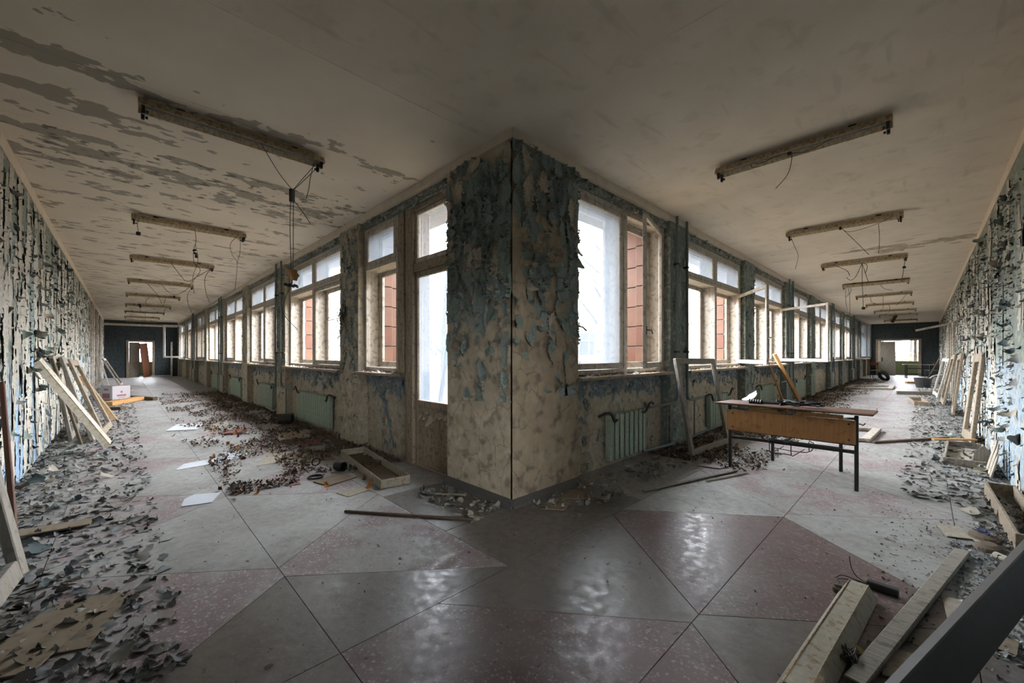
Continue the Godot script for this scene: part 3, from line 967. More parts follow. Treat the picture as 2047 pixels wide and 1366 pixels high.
func build_corner_pillar() -> void:
	var p := Node3D.new()
	p.name = "wall_corner"
	add_child(p)
	tag(p, "broad corner pillar with teal paint flaking over dark stained plaster", "pillar", "", "structure")
	var mb := MB.new()
	mb.aabb(Vector3(0, -0.01, -0.97), Vector3(0.4, H + 0.05, 0))
	mb.aabb(Vector3(0.4, -0.01, -0.4), Vector3(0.95, H + 0.05, 0))
	put(mb, "plaster", M.plaster_dark, p)
	var rf := MB.new()
	rf.aabb(Vector3(0.0, -0.01, -0.02), Vector3(0.9505, H + 0.05, 0.0012))
	put(rf, "plaster_face", M.plaster_dark2, p)
	var bd := MB.new()
	bd.aabb(Vector3(-0.006, 3.215, -0.97), Vector3(0.0, H, 0.006), 0.002)
	bd.aabb(Vector3(-0.006, 3.215, 0.0), Vector3(0.95, H, 0.006), 0.002)
	put(bd, "whitewashed_band", M.band, p)
	# a low cove of mortar along its foot
	var cv := MB.new()
	for s in ["left", "right"]:
		var prof := PackedVector2Array([Vector2(0, 0), Vector2(0.07, 0), Vector2(0.055, 0.02), Vector2(0.015, 0.05), Vector2(0, 0.06)])
		var t := Transform3D(Basis(Vector3(-1, 0, 0), Vector3.UP, Vector3(0, 0, 1)), Vector3(0, 0, -0.97)) if s == "left" else Transform3D(Basis(Vector3(0, 0, 1), Vector3.UP, Vector3(1, 0, 0)), Vector3(-0.04, 0, 0))
		cv.prism(prof, t, 1.01 if s == "left" else 0.99)
	put(cv, "mortar_skirting", M.mortar, p)
	var teal1 := Color(0.185, 0.22, 0.195)
	var teal2 := Color(0.235, 0.275, 0.245)
	var tan_ := Color(0.42, 0.365, 0.285)
	var tone := func(u, v, r): return teal1.lerp(teal2, fposmod(r * 6.1, 1.0)) if fposmod(r * 11.7, 1.0) > 0.07 else tan_
	var low := noise(1.6, 77, FastNoiseLite.TYPE_SIMPLEX_SMOOTH, 3)
	# left face: u from the far jamb to the corner
	paint_skin(p, Vector3(0, 0.9, -0.97), Vector3(0, 0, 1), Vector3.UP, Vector3(-1, 0, 0), 0.965, 2.31, 0.0075, 0.13, 0.034, 91, \
		func(u, v): return 0.62 * smoothstep(0.50, 0.95, v + 0.45 * low.get_noise_2d(u * 1.5, v)) - 0.16 - 0.5 * smoothstep(2.0, 2.15, v + 0.35 * (u - 0.5) * -1.0 + 0.2 * low.get_noise_2d(u, 4.0)) * (1.0 - smoothstep(0.86, 0.94, u)), tone, 0.5, 0.014)
	paint_skin(p, Vector3(0.0, 0.9, 0), Vector3(1, 0, 0), Vector3.UP, Vector3(0, 0, 1), 0.95, 2.31, 0.0075, 0.13, 0.034, 95, \
		func(u, v): return (0.55 if v > 1.72 else 0.0) + 0.36 * smoothstep(0.35, 1.2, v + 0.6 * low.get_noise_2d(u * 1.5 + 9.0, v)) - 0.16 - 0.25 * (1.0 - smoothstep(0.05, 0.25, u)) * (1.0 - smoothstep(1.5, 1.8, v)), tone, 0.5, 0.014)
	var curls := curl_set(300)
	for i in 150:
		var o := put(curls[rng.randi() % 8], "paint_flake", M["chip%d" % [0, 0, 0, 3, 1][rng.randi() % 5]], p)
		var s := rng.randf_range(0.045, 0.12)
		var y := 1.45 + 1.25 * pow(rng.randf(), 0.8)
		if rng.randf() < 0.08:
			y = rng.randf_range(0.9, 1.4)
		var on_left := i % 2 == 0
		var u := rng.randf_range(0.06, 0.9)
		var N := Vector3(-1, 0, 0) if on_left else Vector3(0, 0, 1)
		o.transform = Transform3D((Basis(Vector3.UP.cross(N), Vector3.UP, N) * Basis(Vector3(0, 0, 1), rng.randf_range(-1.4, 1.4))).scaled_local(Vector3(s * rng.randf_range(0.6, 1.1), s * rng.randf_range(0.8, 1.5), s)), Vector3(0, y, -u) if on_left else Vector3(u, y, 0))


func sash_shape(side: String, u0: float, u1: float, y0: float, y1: float, d0: float, d1: float, rail := 0.055) -> MB:
	var mb := MB.new()
	wbox(mb, side, u0, u0 + rail, y0, y1, d0, d1, 0.004)
	wbox(mb, side, u1 - rail, u1, y0, y1, d0, d1, 0.004)
	wbox(mb, side, u0 + rail, u1 - rail, y0, y0 + rail * 1.25, d0, d1, 0.004)
	wbox(mb, side, u0 + rail, u1 - rail, y1 - rail, y1, d0, d1, 0.004)
	return mb


func pane_shape(side: String, u0: float, u1: float, y0: float, y1: float, d: float) -> MB:
	var mb := MB.new()
	wbox(mb, side, u0, u1, y0, y1, d - 0.0015, d + 0.0015)
	return mb


func handle_shape(side: String, u: float, y: float, d: float, s: float) -> MB:
	var mb := MB.new()
	wbox(mb, side, u - 0.012, u + 0.012, y - 0.05, y + 0.05, d - 0.006, d, 0.002)
	mb.tube([W(side, u, y, d - 0.004), W(side, u, y, d - 0.04), W(side, u + s * 0.03, y - 0.005, d - 0.055), W(side, u + s * 0.10, y - 0.04, d - 0.05)], 0.008, 6)
	return mb


# One window: lights are [u0, u1, inner, outer]; inner 0 gone, 1 glazed, 2 without glass; outer likewise. A list in place of inner swings the inner sash: [hinge at u1?, degrees, kind].
func window_unit(side: String, num: int, label: String, u0: float, u1: float, lights: Array, transom: bool, sill := true) -> void:
	var w := Node3D.new()
	w.name = "window_%d" % num
	add_child(w)
	tag(w, label, "window", "", "structure")
	var y0 := 1.10
	var y1 := 3.12
	var ty := 2.52
	var mat_w: Material = M.white
	var fr := MB.new()
	for dd in [[0.09, 0.15], [0.30, 0.355]]:
		wbox(fr, side, u0, u0 + 0.06, y0, y1, dd[0], dd[1], 0.005)
		wbox(fr, side, u1 - 0.06, u1, y0, y1, dd[0], dd[1], 0.005)
		wbox(fr, side, u0 + 0.06, u1 - 0.06, y1 - 0.06, y1, dd[0], dd[1], 0.005)
		wbox(fr, side, u0 + 0.06, u1 - 0.06, y0, y0 + 0.05, dd[0], dd[1], 0.005)
	put(fr, "frame", mat_w, w)
	var lin := MB.new()
	wbox(lin, side, u0, u0 + 0.022, y0, y1, 0.15, 0.30, 0.0)
	wbox(lin, side, u1 - 0.022, u1, y0, y1, 0.15, 0.30, 0.0)
	wbox(lin, side, u0 + 0.022, u1 - 0.022, y1 - 0.022, y1, 0.15, 0.30, 0.0)
	wbox(lin, side, u0 + 0.022, u1 - 0.022, y0, y0 + 0.03, 0.15, 0.30, 0.0)
	put(lin, "lining", M.white, w)
	for i in lights.size():
		var L: Array = lights[i]
		if i > 0:
			var m: float = L[0] - 0.035
			var mu := MB.new()
			wbox(mu, side, m - 0.045, m + 0.045, y0 + 0.05, y1 - 0.06, 0.075, 0.15, 0.006)
			wbox(mu, side, m - 0.022, m + 0.022, y0 + 0.05, y1 - 0.06, 0.15, 0.30, 0.0)
			wbox(mu, side, m - 0.045, m + 0.045, y0 + 0.05, y1 - 0.06, 0.30, 0.355, 0.005)
			put(mu, "mullion", mat_w, w)
		var a: float = L[0] + 0.006
		var b: float = L[1] - 0.006
		var top := y1 - 0.065
		if transom:
			var tr := MB.new()
			wbox(tr, side, a, b, ty, ty + 0.05, 0.08, 0.15, 0.005)
			wbox(tr, side, a, b, ty + 0.0, ty + 0.05, 0.15, 0.30, 0.0)
			wbox(tr, side, a, b, ty, ty + 0.05, 0.30, 0.355, 0.005)
			put(tr, "transom", mat_w, w)
			for q in [[0.085, 0.125, M.pane_dusty], [0.305, 0.345, M.pane]]:
				var v := put(sash_shape(side, a, b, ty + 0.055, top, q[0], q[1], 0.055), "vent_sash", mat_w, w)
				put(pane_shape(side, a + 0.05, b - 0.05, ty + 0.11, top - 0.05, (q[0] + q[1]) * 0.5), "pane", q[2], v)
			top = ty - 0.005
		var bot := y0 + 0.055
		if L[3] > 0:
			var o := put(sash_shape(side, a, b, bot, top, 0.305, 0.345), "outer_sash", mat_w, w)
			if L[3] == 1:
				put(pane_shape(side, a + 0.05, b - 0.05, bot + 0.06, top - 0.05, 0.325), "pane", M.pane, o)
		var inner = L[2]
		var kind: int = inner[2] if inner is Array else inner
		if kind > 0:
			var s := put(sash_shape(side, a, b, bot, top, 0.085, 0.125), "inner_sash", M.white_clean if inner is Array and inner[1] > 40.0 else mat_w, w)
			if kind == 1:
				put(pane_shape(side, a + 0.05, b - 0.05, bot + 0.06, top - 0.05, 0.105), "pane", M.pane_dusty, s)
			var at_end: bool = inner is Array and inner[0]
			put(handle_shape(side, (a + 0.028) if at_end or i == 0 else (b - 0.028), 1.62, 0.085, 1.0 if at_end or i == 0 else -1.0), "handle", M.iron, s)
			if inner is Array:
				var hinge := W(side, b if inner[0] else a, 0, 0.13)
				s.transform = Transform3D(Basis(), hinge) * Transform3D(Basis(Vector3.UP, deg_to_rad(inner[1]) * (1.0 if side == "right" else -1.0) * (1.0 if inner[0] else -1.0)), Vector3.ZERO) * Transform3D(Basis(), -hinge)
	if sill:
		var sl := MB.new()
		var over := 0.10
		wbox(sl, side, u0 - 0.02, u1 + 0.02, 1.045, 1.085, -0.06, 0.0, 0.012)
		wbox(sl, side, u0 + 0.001, u1 - 0.001, 1.045, 1.085, -0.012, 0.12, 0.0)
		put(sl, "window_sill", M.white_dirty, w)
		# paint crumbs and leaves on the sill
		var pl := []
		var cl := []
		for i in int((u1 - u0) * 55):
			var sc := rng.randf_range(0.012, 0.04)
			var p := W(side, rng.randf_range(u0 + 0.05, u1 - 0.05), 1.088, rng.randf_range(-0.04, 0.09))
			pl.append(Transform3D(Basis.from_euler(Vector3(rng.randf_range(-1.9, -1.2), rng.randf() * TAU, 0)).scaled_local(Vector3.ONE * sc), p))
			cl.append([Color(0.55, 0.52, 0.48), Color(0.6, 0.57, 0.52), Color(0.42, 0.22, 0.05), Color(0.5, 0.45, 0.4)][rng.randi() % 4])
		many("sill_crumbs", curl_mesh(55, 1.0, 1.0, 1.2), M.flake, pl, cl, w)


func build_window_wall(side: String) -> void:
	var left := side == "left"
	var piers: Array = LEFT_PIERS if left else RIGHT_PIERS
	var ln := LL if left else LR
	var wall := Node3D.new()
	wall.name = "wall_courtyard_" + side
	add_child(wall)
	tag(wall, "courtyard wall of the %s corridor: piers, window bays and flaking aprons" % side, "wall", "", "structure")
	var start := 0.97 if left else 0.95
	var lintel := MB.new()
	wbox(lintel, side, start, ln, 3.12, 3.215, 0.055, 0.40)
	put(lintel, "lintel", M.teal, wall)
	var band := MB.new()
	wbox(band, side, start, ln, 3.215, H + 0.05, 0.0, 0.40)
	wbox(band, side, start, ln, 3.215, H, -0.006, 0.0, 0.002)
	put(band, "whitewashed_band", M.band, wall)
	var beige := Color(0.33, 0.30, 0.25)
	var tealc := Color(0.165, 0.20, 0.18)
	var whitec := Color(0.42, 0.39, 0.34)
	var bluec := Color(0.13, 0.17, 0.19)
	var blue2 := Color(0.20, 0.245, 0.27)
	var U := Vector3(0, 0, -1) if left else Vector3(1, 0, 0)
	var N := Vector3(-1, 0, 0) if left else Vector3(0, 0, 1)
	var curls := curl_set(500)
	var n := 0
	for q in piers:
		var mb := MB.new()
		wbox(mb, side, q[0], q[1], -0.01, 3.215, 0.0, 0.40, 0.0)
		put(mb, "pier", M.plaster if left or n > 7 else M.teal, wall)
		var far: bool = q[0] > 9.0
		var tone := func(u, v, r): return tealc.lerp(tealc * 1.35, fposmod(r * 5.1, 1.0)) if fposmod(r * 9.7, 1.0) > 0.3 or not left else beige
		var sd := n
		paint_skin(wall, W(side, q[0], 0.03, 0.0), U, Vector3.UP, N, q[1] - q[0], 3.15, 0.028 if far else 0.011, 0.07 if not far else 0.12, 0.016, 130 + n, \
			func(u, v): return (0.02 + (0.14 if v > 1.05 else -0.25)) if left else (-0.06 if v < 1.1 else -0.02), tone)
		# the side of the pier that looks towards the corner
		paint_skin(wall, W(side, q[0], 0.03, 0.09), W(side, 0, 0, -1), Vector3.UP, -U, 0.088, 3.1, 0.02, 0.06, 0.012, 170 + n, func(u, v): return 0.12, func(u, v, r): return whitec.lerp(tealc, 0.3 * fposmod(r * 7.0, 1.0)))
		if not far:
			var pl := []
			for i in (70 if left else 26):
				pl.append([rng.randf() * (q[1] - q[0]), rng.randf_range(0.3, 3.1), rng.randf_range(0.02, 0.06)])
			curls_on(wall, W(side, q[0], 0.0, 0.0), U, Vector3.UP, N, pl, [tealc, beige, tealc * 0.8, whitec], curls)
		n += 1
	# the bays
	var u := start
	n = 0
	var num := 1 if left else 20
	for q in piers:
		var e: float = q[0]
		if e - u < 0.5:
			u = q[1]
			continue
		var a := u
		if left and n == 0:
			a = 1.93
		var ap := MB.new()
		wbox(ap, side, a, e, -0.01, 1.10, 0.14, 0.40, 0.0)
		put(ap, "apron", M.plaster, wall)
		var far: bool = u > 9.0
		var dd := 0.10 if left else 0.16
		paint_skin(wall, W(side, a, 0.03, 0.14), U, Vector3.UP, N, e - a, 1.0, 0.03 if far else 0.012, 0.075 if not far else 0.12, 0.018, 210 + n + (50 if left else 0), \
			func(uu, v): return -0.42 + (0.55 + dd) * smoothstep(0.62, 0.98, v) + dd + (0.26 if left and n == 0 and uu > 0.45 and uu < 0.95 else 0.0), func(uu, v, r): return bluec.lerp(blue2, fposmod(r * 6.3, 1.0)))
		# loose paint along the head of the bay
		var pl := []
		for i in int((e - u) * (26 if not far else 15)):
			pl.append([rng.randf() * (e - u), rng.randf_range(0.01, 0.10), rng.randf_range(0.035, 0.075)])
		curls_on(wall, W(side, u, 3.115, 0.055), U, Vector3.UP, N, pl, [whitec, whitec * 1.15, whitec * 0.8, tealc], curls)
		paint_skin(wall, W(side, u, 3.12, 0.055), U, Vector3.UP, N, e - u, 0.09, 0.02, 0.07, 0.02, 260 + n, func(uu, v): return 0.02 - 0.9 * v, func(uu, v, r): return whitec)
		if left and n == 0:
			build_door_unit()
			window_unit("left", 1, "single window beside the glazed door, ochre tiled fin right outside", 2.18, 3.18, [[2.24, 3.12, 0, 2]], true)
			num = 2
		else:
			var m := (u + e) * 0.5
			var lights := []
			var word: String = ["second", "third", "fourth", "fifth", "sixth", "seventh", "eighth", "ninth", "tenth"][n - 1 if n > 0 else 0]
			var label := "paired white window with top vents in the %s corridor, %s bay from the corner pillar" % [side, word]
			if left:
				if n == 1:
					lights = [[u + 0.06, m - 0.035, 2, 1], [m + 0.035, e - 0.06, 0, 2]]
				elif n == 7:
					lights = [[u + 0.06, m - 0.035, 2, 1], [m + 0.035, e - 0.06, 0, 1]]
				else:
					lights = [[u + 0.06, m - 0.035, [0, 2, 2, 0][n % 4], [1, 2, 1, 2][n % 4]], [m + 0.035, e - 0.06, [0, 2, 0, 2][n % 4], [2, 2, 1, 1][n % 4]]]
				window_unit(side, num, label, u, e, lights, true)
			else:
				if n == 0:
					lights = [[u + 0.06, m - 0.035, 1, 2], [m + 0.035, e - 0.06, [true, 14.0, 2], 2]]
					label = "tall paired window without vents beside the corner pillar, dead leaves in its left pane"
					window_unit(side, num, label, u, e, lights, false)
				elif n == 1:
					lights = [[u + 0.06, m - 0.035, 0, 2], [m + 0.035, e - 0.06, [true, 36.0, 2], 2]]
					window_unit(side, num, "paired window with its far sash swung into the right corridor, behind the leaning frame", u, e, lights, true)
				elif n == 2:
					lights = [[u + 0.06, m - 0.035, 0, 2], [m + 0.035, e - 0.06, [true, 57.0, 2], 2]]
					window_unit(side, num, "paired window with an unglazed sash standing wide open over the leaning yellow board", u, e, lights, true)
				else:
					lights = [[u + 0.06, m - 0.035, [0, 2, 0][n % 3], [2, 1, 2][n % 3]], [m + 0.035, e - 0.06, [2, 0, 2][n % 3], [1, 2, 2][n % 3]]]
					window_unit(side, num, label, u, e, lights, true)
			num += 1
		u = q[1]
		n += 1


func build_door_unit() -> void:
	var d := Node3D.new()
	d.name = "door_1"
	add_child(d)
	tag(d, "tall glazed courtyard door with a solid lower panel, left of the corner pillar", "door", "", "structure")
	var s := "left"
	var fr := MB.new()
	wbox(fr, s, 0.97, 1.01, -0.005, 3.12, 0.09, 0.2, 0.005)
	wbox(fr, s, 1.80, 1.93, -0.005, 3.12, 0.07, 0.22, 0.008)
	wbox(fr, s, 1.93, 2.03, -0.005, 3.12, 0.10, 0.40, 0.006)
	wbox(fr, s, 2.03, 2.18, 1.085, 3.12, 0.08, 0.36, 0.008)
	wbox(fr, s, 1.01, 1.80, 2.32, 2.42, 0.09, 0.2, 0.006)
	wbox(fr, s, 1.01, 1.80, 3.05, 3.12, 0.09, 0.2, 0.006)
	wbox(fr, s, 0.97, 1.93, -0.01, 0.018, 0.09, 0.40, 0.004)
	put(fr, "frame", M.white_dirty, d)
	var top := put(sash_shape(s, 1.012, 1.798, 2.425, 3.045, 0.11, 0.155, 0.045), "vent_sash", M.white, d)
	put(pane_shape(s, 1.05, 1.76, 2.47, 3.01, 0.13), "pane", M.pane, top)
	var lf := MB.new()
	wbox(lf, s, 1.012, 1.06, 0.01, 2.315, 0.11, 0.155, 0.004)
	wbox(lf, s, 1.75, 1.798, 0.01, 2.315, 0.11, 0.155, 0.004)
	wbox(lf, s, 1.06, 1.75, 2.25, 2.315, 0.11, 0.155, 0.004)
	wbox(lf, s, 1.06, 1.75, 0.70, 0.78, 0.105, 0.155, 0.004)
	wbox(lf, s, 1.06, 1.75, 0.01, 0.70, 0.122, 0.14, 0.0)
	var leaf := put(lf, "door_leaf", M.white_dirty, d)
	put(pane_shape(s, 1.05, 1.76, 0.77, 2.26, 0.132), "pane", M.pane_dusty, leaf)
	var curls := curl_set(620)
	for i in 9:
		var o := put(curls[i % 8], "paint_flake", M.chip1, d)
		o.transform = Transform3D((Basis(Vector3(0, 0, 1), Vector3.UP, Vector3(-1, 0, 0)) * Basis(Vector3(0, 0, 1), rng.randf_range(-0.5, 0.5))).scaled_local(Vector3.ONE * rng.randf_range(0.05, 0.11)), Vector3(0.122, rng.randf_range(0.56, 0.68), -1.08 - 0.078 * i))


func build_ends() -> void:
	# left end: a dark wall with a doorway into a small lit room
	var z := -LL
	var w := Node3D.new()
	w.name = "wall_end_left"
	add_child(w)
	tag(w, "dark blue end wall of the left corridor around an open doorway", "wall", "", "structure")
	var mb := MB.new()
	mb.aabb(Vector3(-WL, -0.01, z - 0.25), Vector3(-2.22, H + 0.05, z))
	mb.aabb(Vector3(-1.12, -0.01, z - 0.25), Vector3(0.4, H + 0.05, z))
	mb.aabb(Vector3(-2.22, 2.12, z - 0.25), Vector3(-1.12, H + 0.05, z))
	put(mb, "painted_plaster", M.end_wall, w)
	var be := MB.new()
	be.aabb(Vector3(-WL, 3.0, z), Vector3(0.0, 3.12, z + 0.012), 0.004)
	put(be, "whitewashed_band", M.band, w)
	var d := Node3D.new()
	d.name = "door_2"
	add_child(d)
	tag(d, "doorway at the far end of the left corridor, one leaf shut and one torn loose", "door", "", "structure")
	var fr := MB.new()
	fr.aabb(Vector3(-2.30, -0.005, z - 0.1), Vector3(-2.18, 2.16, z + 0.04), 0.01)
	fr.aabb(Vector3(-1.18, -0.005, z - 0.1), Vector3(-1.06, 2.16, z + 0.04), 0.01)
	fr.aabb(Vector3(-2.18, 2.06, z - 0.1), Vector3(-1.18, 2.16, z + 0.04), 0.01)
	put(fr, "frame", M.white_dirty, d)
	var lf := MB.new()
	lf.aabb(Vector3(-2.178, 0.01, z - 0.03), Vector3(-1.72, 2.055, z + 0.01), 0.005)
	for y in [0.15, 0.85, 1.55]:
		lf.aabb(Vector3(-2.12, y, z + 0.01), Vector3(-1.78, y + 0.5, z + 0.02), 0.006)
	put(lf, "door_leaf", M.wood_grey, d)
	var loose := put(loose_leaf(), "loose_leaf", M.brown_door, d)
	loose.transform = Transform3D(Basis(Vector3(0, 0, 1), 0.09) * Basis(Vector3.UP, 0.9), Vector3(-1.22, 0.02, z - 0.12))
	room_beyond(Vector3(-WL, 0, z - 0.25), Vector3(0.4, 0, z - 3.6), "left")
	# right end
	var x := LR
	w = Node3D.new()
	w.name = "wall_end_right"
	add_child(w)
	tag(w, "dark peeling end wall of the right corridor around a wide opening", "wall", "", "structure")
	mb = MB.new()
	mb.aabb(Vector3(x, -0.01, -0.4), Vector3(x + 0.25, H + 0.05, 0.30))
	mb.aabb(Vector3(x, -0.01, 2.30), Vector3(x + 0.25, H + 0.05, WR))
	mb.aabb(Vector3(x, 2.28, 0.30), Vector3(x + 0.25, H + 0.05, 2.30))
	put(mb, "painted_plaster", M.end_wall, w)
	d = Node3D.new()
	d.name = "door_3"
	add_child(d)
	tag(d, "wide doorway at the far end of the right corridor with one grey leaf half across", "door", "", "structure")
	fr = MB.new()
	fr.aabb(Vector3(x - 0.04, -0.005, 0.30), Vector3(x + 0.1, 2.3, 0.42), 0.01)
	fr.aabb(Vector3(x - 0.04, -0.005, 2.22), Vector3(x + 0.1, 2.3, 2.36), 0.01)
	fr.aabb(Vector3(x - 0.04, 2.2, 0.42), Vector3(x + 0.1, 2.32, 2.22), 0.01)
	put(fr, "frame", M.white_dirty, d)
	lf = MB.new()
	lf.aabb(Vector3(x - 0.09, 0.01, 0.52), Vector3(x - 0.05, 2.17, 1.22), 0.005)
	var leaf := put(lf, "door_leaf", M.wood_grey, d)
	var hd := MB.new()
	hd.tube([Vector3(x - 0.09, 1.0, 0.60), Vector3(x - 0.14, 1.0, 0.60), Vector3(x - 0.14, 1.0, 0.70)], 0.01)
	hd.aabb(Vector3(x - 0.1, 0.9, 0.57), Vector3(x - 0.09, 1.15, 0.63), 0.003)
	put(hd, "handle", M.iron, leaf)
	room_beyond(Vector3(x + 0.25, 0, -0.4), Vector3(x + 3.2, 0, WR), "right")


func loose_leaf() -> MB:
	var mb := MB.new()
	mb.aabb(Vector3(-0.55, 0.0, -0.02), Vector3(0.0, 2.0, 0.02), 0.005)
	return mb


# A bare room behind a doorway: side walls, a back wall with a window over a pale green parapet.
func room_beyond(a: Vector3, b: Vector3, side: String) -> void:
	var w := Node3D.new()
	w.name = "wall_beyond_" + side
	add_child(w)
	tag(w, "walls of the bright room seen through the doorway at the end of the %s corridor" % side, "wall", "", "structure")
	var mb := MB.new()
	var gr := MB.new()
	var fr := MB.new()
	if side == "left":
		mb.aabb(Vector3(a.x - 0.3, -0.01, b.z), Vector3(a.x, H + 0.05, a.z))
		mb.aabb(Vector3(b.x, -0.01, b.z), Vector3(b.x + 0.3, H + 0.05, a.z))
		mb.aabb(Vector3(a.x - 0.3, 2.6, b.z - 0.3), Vector3(b.x + 0.3, H + 0.05, b.z))
		mb.aabb(Vector3(a.x - 0.3, 0.8, b.z - 0.3), Vector3(-2.4, 2.6, b.z))
		mb.aabb(Vector3(-0.4, 0.8, b.z - 0.3), Vector3(b.x + 0.3, 2.6, b.z))
		gr.aabb(Vector3(a.x, -0.01, b.z - 0.3), Vector3(b.x, 0.8, b.z))
		fr.aabb(Vector3(-2.4, 0.8, b.z - 0.06), Vector3(-0.4, 0.86, b.z + 0.12), 0.01)
		for x in [-2.4, -1.36, -0.46]:
			fr.aabb(Vector3(x, 0.86, b.z - 0.15), Vector3(x + 0.06, 2.6, b.z - 0.08), 0.005)
		fr.aabb(Vector3(-2.4, 1.7, b.z - 0.15), Vector3(-0.4, 1.75, b.z - 0.08), 0.005)
	else:
		mb.aabb(Vector3(a.x, -0.01, a.z - 0.3), Vector3(b.x, H + 0.05, a.z))
		mb.aabb(Vector3(a.x, -0.01, b.z), Vector3(b.x, H + 0.05, b.z + 0.3))
		mb.aabb(Vector3(b.x, 2.7, a.z - 0.3), Vector3(b.x + 0.3, H + 0.05, b.z + 0.3))
		mb.aabb(Vector3(b.x, 0.85, a.z - 0.3), Vector3(b.x + 0.3, 2.7, 0.4))
		gr.aabb(Vector3(b.x, -0.01, a.z), Vector3(b.x + 0.3, 0.85, b.z))
		fr.aabb(Vector3(b.x - 0.12, 0.85, 0.4), Vector3(b.x + 0.06, 0.9, b.z), 0.01)
		for z in [0.42, 1.98, 3.0]:
			fr.aabb(Vector3(b.x + 0.08, 0.9, z), Vector3(b.x + 0.2, 2.7, z + (0.16 if z == 1.98 else 0.07)), 0.005)
	put(mb, "plaster", M.lime, w)
	put(gr, "parapet", M.green_wall, w)
	put(fr, "window_frame", M.white, w)


